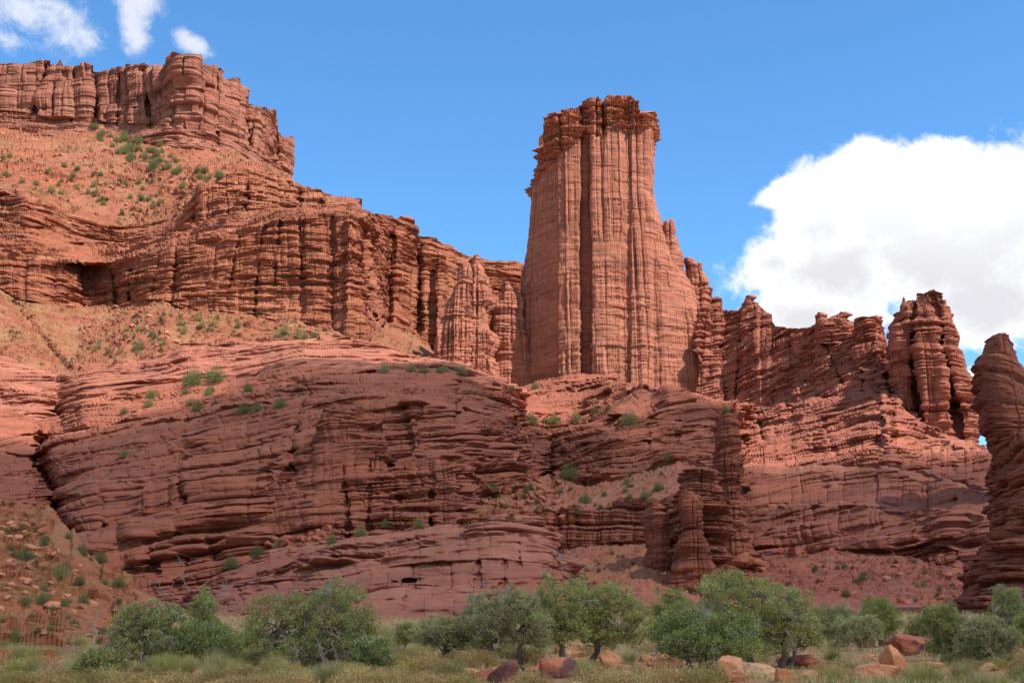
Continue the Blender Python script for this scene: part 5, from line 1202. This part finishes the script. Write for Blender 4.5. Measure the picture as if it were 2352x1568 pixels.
for (x, y, w, mt, lb) in [(1222,975,24,'bushleaf','upright green bush, left one of two in the sunlit bowl'),(1270,970,22,'bushleaf','rounded green bush, right one of two in the sunlit bowl'),(1252,968,10,'bushleaf','tiny bush between the two larger ones in the sunlit bowl'),
    (1367,945,14,'bushleaf','narrow bush below the foot of the tall tower, right side of the bowl'),(1393,942,13,'bushleaf','small upright bush at the far right of the sunlit bowl'),(1320,965,18,'bushpale','open pale bush in the middle right of the bowl'),
    (1175,898,14,'bushleaf','bush at the lower left foot of the tallest tower'),(1228,888,13,'bushleaf','dark bush tucked against the foot of the tallest tower'),(1062,856,18,'bushpale','bright bush on the rim below the pointed spire'),
    (455,942,22,'bushleaf','lone rounded bush standing on the pink bench'),(560,945,26,'bushleaf','bush at the shadow line of the layered face'),(590,940,18,'bushleaf','smaller bush right beside the shadow line bush'),(643,933,22,'bushleaf','bush on the dark upper layered face, furthest right'),(285,1045,18,'bushpale','pale bush clinging to the lower pink face'),
    (1660,948,18,'bushleaf','round bush on the ledge above the thin pillar group'),(1532,1052,18,'bushleaf','upright bush on the red ledge below the dark blocky cliff'),(1305,1097,34,'bushleaf','wide green bush at the mouth of the dark slot'),(1342,1155,24,'bushleaf','dark conical bush above the ledgy band'),(1480,1140,24,'bushpale','pale green bush above the right end of the ledgy band'),
    (1445,968,30,'bushpale','grey-green bush at the foot of the blocky dark cliff'),(530,1298,40,'bushleaf','green bush where the rock ramp meets the dark cliff'),(590,1275,36,'bushleaf','bush further up the join of ramp and dark cliff'),(640,1252,30,'bushpale','pale bush among fallen blocks above the ramp'),
    (760,1245,30,'bushleaf','bush beside the pile of fallen blocks on the ramp'),(798,1218,20,'bushleaf','small upright bush right of the fallen blocks'),(828,1225,30,'bushpale','pale bush at the foot of the squared buttress'),(960,1205,30,'bushpale','bush on the grassy crest of the ramp'),(1062,1200,28,'bushleaf','bush just right of the squared buttress corner'),(885,1205,22,'bushleaf','bush at the middle foot of the squared buttress'),
    (445,880,34,'bushleaf','wide bush patch on the upper pink bench'),(495,875,34,'bushleaf','bush patch just right of the wide one on the upper bench'),(320,800,22,'bushleaf','darkest bush on the scree fan, near its lower edge'),(1978,1330,24,'bushleaf','dark conical bush on the foot slope of the right wall'),(2240,1345,30,'bushleaf','bush at the base of the near stack at the right edge'),(1940,1365,22,'bushleaf','bush low on the foot slope of the right wall')]:
    bush(x, y, w, mt, lb, None)

# fallen blocks
blocks = []
for v in range(7):
    V, Fq, Ft = rock_full(900 + v, nplanes=11, nu=20, nv=12, aspect=(1, .8, .6))
    o = mesh_np('p', V, Fq, M['b_slope'] if v < 4 else M['b_slope2'], Ft=Ft); me = o.data; bpy.data.objects.remove(o); me.name = 'rock_block'; blocks.append(me)
def block(px, py, wpx, label, group, pool=None, nm='rock_block'):
    p, so = surf(px, py)
    if p is None: return
    s = wpx * p[1] / F * .55
    o = bpy.data.objects.new(nm, rnd.choice(pool or blocks)); C.objects.link(o)
    o.location = (float(p[0]), float(p[1]), float(p[2]) + s * .1); o.scale = (s, s, s * rnd.uniform(.7, 1.1)); o.rotation_euler = (rnd.uniform(-.5, .5), rnd.uniform(-.5, .5), rnd.uniform(0, 6.28))
    tag(o, label, 'rock', group)
for k in range(110):
    y = rnd.uniform(1180, 1530); x = rnd.uniform(-5, (y - 1100) * 0.95)
    block(x, y, rnd.choice([7, 9, 12, 14, 18, 26]) * rnd.uniform(.8, 1.3), 'loose stone lying on the orange talus slope at the lower left', 'stones on the talus slope', blocks[3:])
for k in range(70):
    x = rnd.gauss(1225, 55); y = rnd.gauss(1150, 22)
    block(x, y, rnd.uniform(8, 24), 'fallen red block on the slope in the middle of the rock bowl', 'fallen blocks in the bowl', blocks[:4])
for k in range(16):
    t_ = rnd.random(); block(600 + 180 * t_ + rnd.gauss(0, 8), 1270 - 55 * t_ + rnd.gauss(0, 9), rnd.uniform(12, 30), 'fallen block in the pile where the ramp meets the dark cliff', 'blocks piled on the ramp', blocks[:4])
for k in range(40):
    block(rnd.uniform(1180, 1330), rnd.uniform(975, 1060), rnd.uniform(7, 16), 'tumbled block on the sunlit floor of the bowl', 'blocks on the bowl floor', blocks[:4])
for k in range(70):
    block(rnd.uniform(0, 560), rnd.uniform(330, 480), rnd.uniform(5, 13), 'loose block on the orange hillside below the mesa', 'blocks on the upper hillside', blocks)
for k in range(45):
    block(rnd.uniform(1700, 2180), rnd.uniform(1290, 1400), rnd.choice([6, 8, 10, 16, 24]), 'fallen block on the foot slope below the right-hand wall', 'blocks on the right foot slope', blocks[:4])
for k in range(40):
    block(rnd.uniform(150, 420), rnd.uniform(700, 850), rnd.uniform(6, 15), 'loose block on the scree fan below the long cliff', 'blocks on the scree fan', blocks)
for (x, y, w, lb) in [(1828,1268,46,'dark-stained square block perched at the end of the ledge right of the pillars'),(1345,968,20,'pointed block on the right side of the sunlit bowl'),(1700,1285,34,'largest tilted block right of the pillar group'),(1740,1292,30,'rounded block beside the tilted one right of the pillar group'),(1752,1180,26,'dark slab resting on the ledge above the red foot slope')]:
    block(x, y, w, lb, None, blocks[:4])
